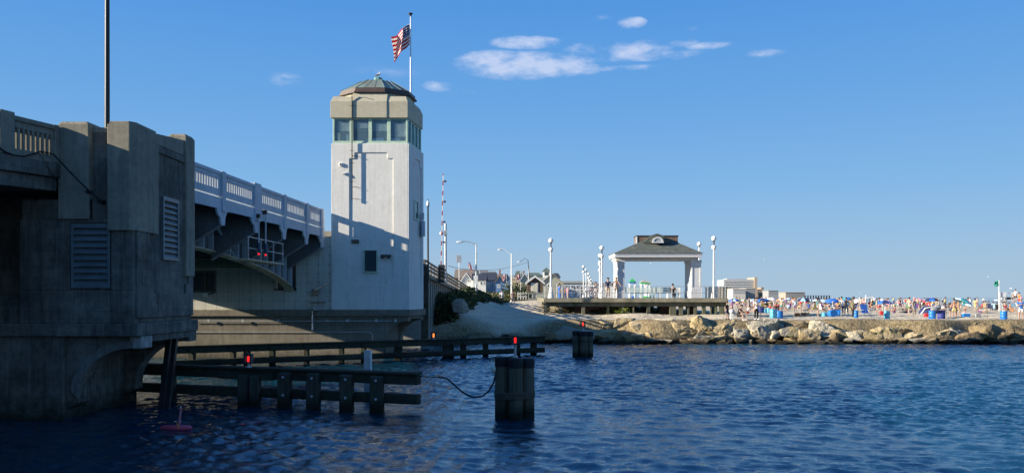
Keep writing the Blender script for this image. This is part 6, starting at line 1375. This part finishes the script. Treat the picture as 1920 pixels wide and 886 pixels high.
UM = [(1376,120,559,22,'blue','pale blue','blue umbrella behind the boy on the jetty'),(1432,110,558.5,26,'blue','navy','dark blue umbrella left of the big drums'),(1446,150,557,18,'white','white','white umbrella beyond the big drums'),(1478,170,557.5,12,'pale blue','pale blue','small pale umbrella far left in the crowd'),
 (1505,105,557,24,'navy','pale blue','navy umbrella over the brown shirted group'),(1531,120,560,16,'pale blue','white','flat pale blue umbrella behind the standing woman'),(1543,135,560.5,18,'white','pale blue','white and blue umbrella left of the vivid blue one'),(1560,92,558.5,27,'blue','blue','vivid blue umbrella above the toppled drums'),
 (1587,96,556,18,'teal','blue','tilted turquoise umbrella left of the man in grey'),(1606,115,560,13,'pink','white','pink tinted umbrella right of the man in grey'),(1639,160,558,14,'pale blue','white','pale mint umbrella on its own against the sea'),(1659,88,562,27,'blue','navy','broad blue umbrella behind the pale blue drum'),
 (1655,104,559.5,14,'tan','white','sand coloured umbrella behind the broad blue one'),(1722,120,559,15,'pink','pink','pink umbrella left of the two tone blue one'),(1747,98,557.5,26,'navy','blue','two tone blue umbrella above the rubbish bags'),(1410,150,560,16,'white','pale blue','pale umbrella left of the man in white'),(1518,160,560,14,'teal','white','teal and white umbrella deep in the crowd'),(1618,140,560,14,'purple','white','purple and white umbrella deep in the crowd'),(1393,165,560.5,14,'green','white','green and white umbrella behind the angler'),(1462,135,559.5,15,'orange','white','orange and white umbrella in the left crowd'),(1574,150,560.5,13,'maroon','white','maroon and white umbrella beyond the vivid blue one'),(1700,150,560.5,12,'white','yellow','white and yellow umbrella left of the pink one')]
for (px, d, yt, w, a, c, lb) in UM: umbrella(px, d, yt, w, a, c, lb, random.uniform(-.15,.15), random.random()*6)
umbrella(1795,88,556.5,33,'pale blue','teal','large bright turquoise umbrella tilted towards the lifeguard stand',.45,0.1); 
# white driftwood-like frame and lifeguard stand
x,y,g=on(1619,112); q=thing('white_sculpture',(x,y,g),'white timber frame sticking up from the crowd','frame'); b=MB(); b.cyl((x+.2,y,g),(x+.35,y,PZ(553,112)),.12,.08,6); b.beam((x-1.2,y,PZ(562,112)),(x+1.4,y,PZ(556,112)),.14,.14); b.beam((x-.6,y,PZ(557,112)),(x-.2,y,PZ(568,112)),.12,.12); b.build('beams', M['white'], q); b=MB(); b.ball((x-.9,y,PZ(566,112)),.55,8,1.4,1,.7); b.build('wrapped_sail', M['white'], q, smooth=True)
d=98; x0,x1=PX(1874,d),PX(1885,d); g=gz(x0,d); q=thing('lifeguard_stand',((x0+x1)/2,d,g),'white wooden lifeguard stand with ladder at the right of the beach','lifeguard stand')
zt=PZ(547.5,d); b=MB()
for xx in (x0,x1-.1): b.beam((xx,d,g),(xx,d,zt),.12,.12); 
b.build('front_posts', M['white'], q); b=MB()
for xx in (x0,x1-.1): b.beam((xx+.25,d+.1,zt-.4),(xx+1.4,d+1.6,g),.12,.12)
b.build('back_legs', M['white'], q); b=MB()
for k in range(5): zz=g+.25+k*(zt-g-.9)/4; b.box(x0,x1,d-.07,d+.05,zz,zz+.1)
b.build('rungs', M['white'], q); b=MB(); b.box(x0-.05,x1+.05,d-.1,d+.1,zt-.55,zt-.0); b.box(x0,x1+.9,d,d+1.1,zt-1.0,zt-.9); b.build('seat_box', M['white'], q); b=MB(); b.beam((x1+.3,d+.2,zt-.1),(x1+1.1,d+.2,zt-.12),.05,.06); b.beam((x1+.9,d+.2,zt-.1),(x1+1.6,d+.2,g+.6),.08,.1); b.build('side_rail', M['white'], q); b=MB(); b.box(x1+.25,x1+.95,d+.4,d+.45,zt-1.0,zt-.6); b.build('backrest', M['black'], q)
q=thing('flag_on_pole',(PX(1873,97.8),97.8,g),'green flag on a white pole at the lifeguard stand','flag'); b=MB(); b.cyl((PX(1873,97.8),97.8,g),(PX(1873,97.8),97.8,PZ(525,97.8)),.035,n=6); b.build('pole', M['white'], q)
gm = cmat((.02,.30,.20),'flagcloth'); f=cloth('flag_cloth', usflag((PX(1872.8,97.8),97.8,PZ(525.5,97.8)),.62,.72,.25,-1,.06), gm, 12, 8); f.parent=q; f.location=-q.location
# ---- hand placed figures near landmarks
pp(1533,72,'stand2',1.2,'woman in teal shirt and black shorts standing clear of the crowd',top='teal',bottom=('shorts','black'),hair='black',hairtype='longhair',s_=.97)
pp(1578,76,'stand2',2.8,'man in white shirt and navy shorts under the turquoise umbrella',top='white',bottom=('shorts','navy'))
pp(1587,78,'walk',2.9,'shirtless person walking right of the man in white and navy',None,bottom=('shorts','grey'),sk=1)
pp(1705,78,'walk',-1.2,'man without shirt walking in olive shorts and dark cap',None,bottom=('shorts','olive'),hair='black',hairtype='cap',sk=2,s_=1.03)
pp(1714,80,'stand2',.5,'woman in grey top and pale blue skirt right of the walking man',top='grey',bottom=('shorts','pale blue'),hair='pink',hairtype='cap')
pp(1784,72,'bend',2.4,'shirtless person stooping left of the man in yellow shorts',None,bottom=('shorts','navy'),s_=.98)
pp(1789,71,'stand',3.0,'shirtless tanned man in yellow shorts seen from behind',None,bottom=('shorts','yellow'),sk=1,s_=.97)
pp(1797,72,'stand2',2.6,'shirtless person in brown shorts right of the yellow shorts',None,bottom=('shorts','tan'),sk=1,s_=.9)
pp(1809,70,'ground',2.8,'child in pink shirt sitting behind the blue cooler',top='pink',bottom=('shorts','purple'),hair='maroon',hairtype='cap',s_=.8)
pp(1819,150,'stand2',0,'far person in white shirt by the sea',top='white',bottom=('shorts','black')); pp(1832,130,'walk',1.2,'far pale person walking in dark shorts by the sea',None,bottom=('shorts','maroon'),sk=2)
pp(1904,96,'stand2',2.5,'man in white shirt and black shorts right of the lifeguard stand',top='white',bottom=('shorts','black'),z=2.9,s_=.9); pp(1900,97,'stand',2.5,'person in grey standing half hidden behind the lifeguard in white',z=2.75,top='grey',bottom=('shorts','black'),s_=.85); pp(1911,95,'reach',2,'person in orange top climbing right of the stand',top='orange',bottom=('shorts','red'),z=2.5,s_=.9)
pp(1896,84,'chair',1,'person in orange swimwear seated below the lifeguard stand',top='orange',bottom=('shorts','orange'),sk=1); pp(1886,88,'chair',1.6,'person in maroon sitting under the lifeguard stand',top='maroon',bottom=('shorts','black')); pp(1882,100,'stand',0,'person in olive top standing inside the stand legs',top='olive',bottom=('shorts','navy'),s_=.9)
for (px,d,c,t,lb) in ((1848,104,'tan','black','person in black seated left of the pale chair group'),(1854,103,'navy','pink','person in pink in a navy chair by the water'),(1862,104,'pale blue','navy','person in navy beside the pale blue chair'),(1869,106,'black','maroon','person in maroon in front of the stand')):
    chair(px,d,2.5,c,'%s beach chair of the %s'%(c, lb.replace('person','one',1))); pp(px+.2,d-.05,'chair',2.5,lb,top=t,bottom=('shorts','navy'))
x,y,g=on(1811,68.5); b=MB(); b.frus(x-.28,x+.28,y-.18,y+.18,g,g+.34,-.02); q=b.build('cooler', drumb, bevel=.02); tag(q,'blue and white cooler box behind the stakes near the turquoise umbrella','cooler'); b=MB(); b.box(x-.31,x+.31,y-.2,y+.2,g+.342,g+.42); o=b.build('lid', M['white'], q, bevel=.015)
for (px,d,c,lb) in ((1495,74,'orange','orange cooler on the sand left of the woman in teal'),(1506,73,'black','black bag next to the orange cooler'),(1513,74,'tan','small tan bag left of the woman in teal'),(1738,70,'red','red bag lying left of the rubbish drum'),(1654,80,'red','red bundle left of the pale blue drum'),(1833,70,'grey','pale bag and wheels lying right of the blue cooler')):
    x,y,g=on(px,d); b=MB(); b.frus(x-.24,x+.24,y-.16,y+.16,g,g+.38,.03); q=tag(b.build('beach_bag', cmat(CL[c]), bevel=.03),lb,'bag'); b=MB(); b.tube([(x-.15,y,g+.36),(x-.1,y,g+.5),(x+.1,y,g+.5),(x+.15,y,g+.36)],.012,5); b.build('handle', cmat(CL['black']), q)
# a small striped tent
x,y,g=on(1741,84); q=thing('beach_tent',(x,y,g),'small blue and white beach tent behind the rubbish drum','tent'); b=MB(); b.ball((x,y,g),.9,12,1.1,.9,1.0); b.build('canopy', cmat(CL['navy'],'canopy'), q, smooth=True); b=MB(); b.tube([(x-.95,y-.3,g),(x-.6,y-.5,g+.62),(x,y-.6,g+.75),(x+.5,y-.6,g+.6)],.06,6); b.build('trim', M['white'], q)
# ---- the crowd
crnd = random.Random(21); combos = set(); tops = ['white','white','navy','blue','black','grey','pale blue','red','pink','maroon','olive','tan','teal','purple','green','orange','yellow']+[None]*5; kinds = [('stand','standing'),('stand2','standing'),('walk','walking'),('chair','seated'),('chair','seated'),('chair','seated'),('ground','sitting'),('lie','lying'),('bend','stooping')]
zones = [((1370,1400),'behind the angler'),((1400,1435),'behind the man in white'),((1435,1480),'beyond the big blue drums'),((1480,1528),'left of the woman in teal'),((1528,1572),'around the vivid blue umbrella'),((1572,1612),'behind the man in the grey shirt'),((1612,1650),'behind the blue folding chair'),((1650,1700),'around the broad blue umbrella'),((1700,1735),'left of the two tone umbrella'),((1735,1775),'behind the rubbish drum'),((1775,1845),'left of the lifeguard stand')]
weights = [12,14,20,34,26,20,24,26,14,14,9]
chairs_cols = ['navy','blue','green','red','pale blue','white','black','teal','purple','pink','orange','grey','tan','yellow']; cc_used=set()
for (z0z1, zn), wgt in zip(zones, weights):
    for k in range(int(wgt*1.1)):
        px = crnd.uniform(*z0z1); near = crnd.random()
        d = (88 if px > 1480 else 82)+(near**.9)*105 if px < 1700 else 84+near*75
        if 1775 < px: d = crnd.uniform(86,120)
        ps, pn = crnd.choice(kinds)
        if d > 105 and ps in ('lie','bend'): ps, pn = 'stand', 'standing'
        for _ in range(60):
            t_ = crnd.choice(tops); bt = crnd.choice(['navy','black','grey','blue','navy','olive','tan','red','white','teal','maroon','pink','purple','pale blue','yellow','orange','green']); key = (pn, t_, bt, zn)
            if key not in combos: combos.add(key); break
        if t_ is None: lb = '%s person with bare torso and %s shorts %s'%(pn, bt, zn)
        else: lb = '%s person in %s top and %s shorts %s'%(pn, t_, bt, zn)
        x, y, g = on(px, d); rz = crnd.uniform(-3.1,3.1)
        person(x, y, g, ps, rz, lb, top=t_, bottom=('shorts', bt), hair=crnd.choice(['dark','dark','brown','fair','grey']), sk=crnd.choice([0,0,1,2,2,3]), s_=crnd.uniform(.86,1.03)*(.7 if crnd.random() < .15 else 1), hairtype=crnd.choice(['hair','longhair','cap']), group='people on the crowded beach')
        if ps == 'chair':
            c_ = crnd.choice(chairs_cols); chair(px, d+.0, rz, c_, ('%s chair of one in %s and %s %s'%(c_, t_ or 'nothing', bt, zn)))
# ---- gulls
gw = plain('gull_white',(.72,.72,.71),.7); gg = plain('gull_grey',(.22,.23,.25),.7)
def gull_fly(px, py, d, wpx, label, tilt=.2, rz=0):
    c = P(px,py,d); w = wpx*d/F/2; q = thing('seagull', c, label, 'seagull', 'gulls in flight'); q.rotation_euler=(0,tilt,rz)
    b = MB(); b.tube([(0,-w*.5,0),(0,-w*.35,.02*w),(0,0,0),(0,w*.4,0),(0,w*.6,0)],[w*.03,w*.09,w*.12,w*.07,w*.02],8); o=b.build('body', gw, None, smooth=True); o.parent=q
    for s_ in (-1,1):
        b = MB(); vs=[(0,-w*.15,0),(s_*w*.45,-w*.22,w*.22),(s_*w,w*.1,w*.10),(s_*w*.45,w*.08,w*.20),(0,w*.15,0)]; b.add(vs+[(a,b_,c_+w*.03) for a,b_,c_ in vs],[(0,1,3,4),(1,2,3),(9,8,6,5),(8,7,6),(0,5,6,1),(1,6,7,2),(2,7,8,3),(3,8,9,4)]); o=b.build('wing', gg, None); o.parent=q
for a in ((1220,493,80,8,'gull flying inside the pavilion opening',.5),(1433,486,90,6,'small gull high right of the pavilion',.1),(1852,518,90,7,'gull flying left of the green flag',.1),(1895,540,90,10,'gull flying right of the lifeguard stand with wings up',.4),(1613,549,120,6,'tiny gull low over the crowd',.05),(938,454,120,3,'tiny gull above the houses',.1)): gull_fly(*a[:5], tilt=a[5], rz=.4)
x,y = TX((U0+U1)/2, 47.6, 0)[0], 47.6; z = 16.58
q=thing('seagull',(x,y,z),'seagull standing on the copper finial of the tower roof','seagull')
b=MB(); b.tube([(x+.16,y,z+.36),(x+.10,y,z+.28),(x-.05,y,z+.20),(x-.22,y,z+.15),(x-.36,y,z+.12)],[.05,.09,.11,.075,.02],10); b.ball((x+.16,y-.02,z+.42),.06,8); b.build('body', gw, q, smooth=True)
b=MB(); b.tube([(x+.05,y-.10,z+.24),(x-.12,y-.10,z+.19),(x-.36,y-.04,z+.13)],[.05,.06,.015],8); b.tube([(x+.05,y+.10,z+.24),(x-.12,y+.10,z+.19),(x-.36,y+.04,z+.13)],[.05,.06,.015],8); b.build('wing', gg, q, smooth=True)
b=MB(); b.cyl((x+.20,y-.02,z+.41),(x+.28,y-.02,z+.40),.015,.004,6); b.build('beak', cmat((.7,.45,.05),'beak'), q)
for s_ in (-.035,.035): b=MB(); b.cyl((x+.02,y+s_,z),(x+.02,y+s_,z+.14),.01,n=5); b.build('leg', cmat((.6,.4,.3),'gull_leg'), q)

q.scale = (.66,.66,.66)
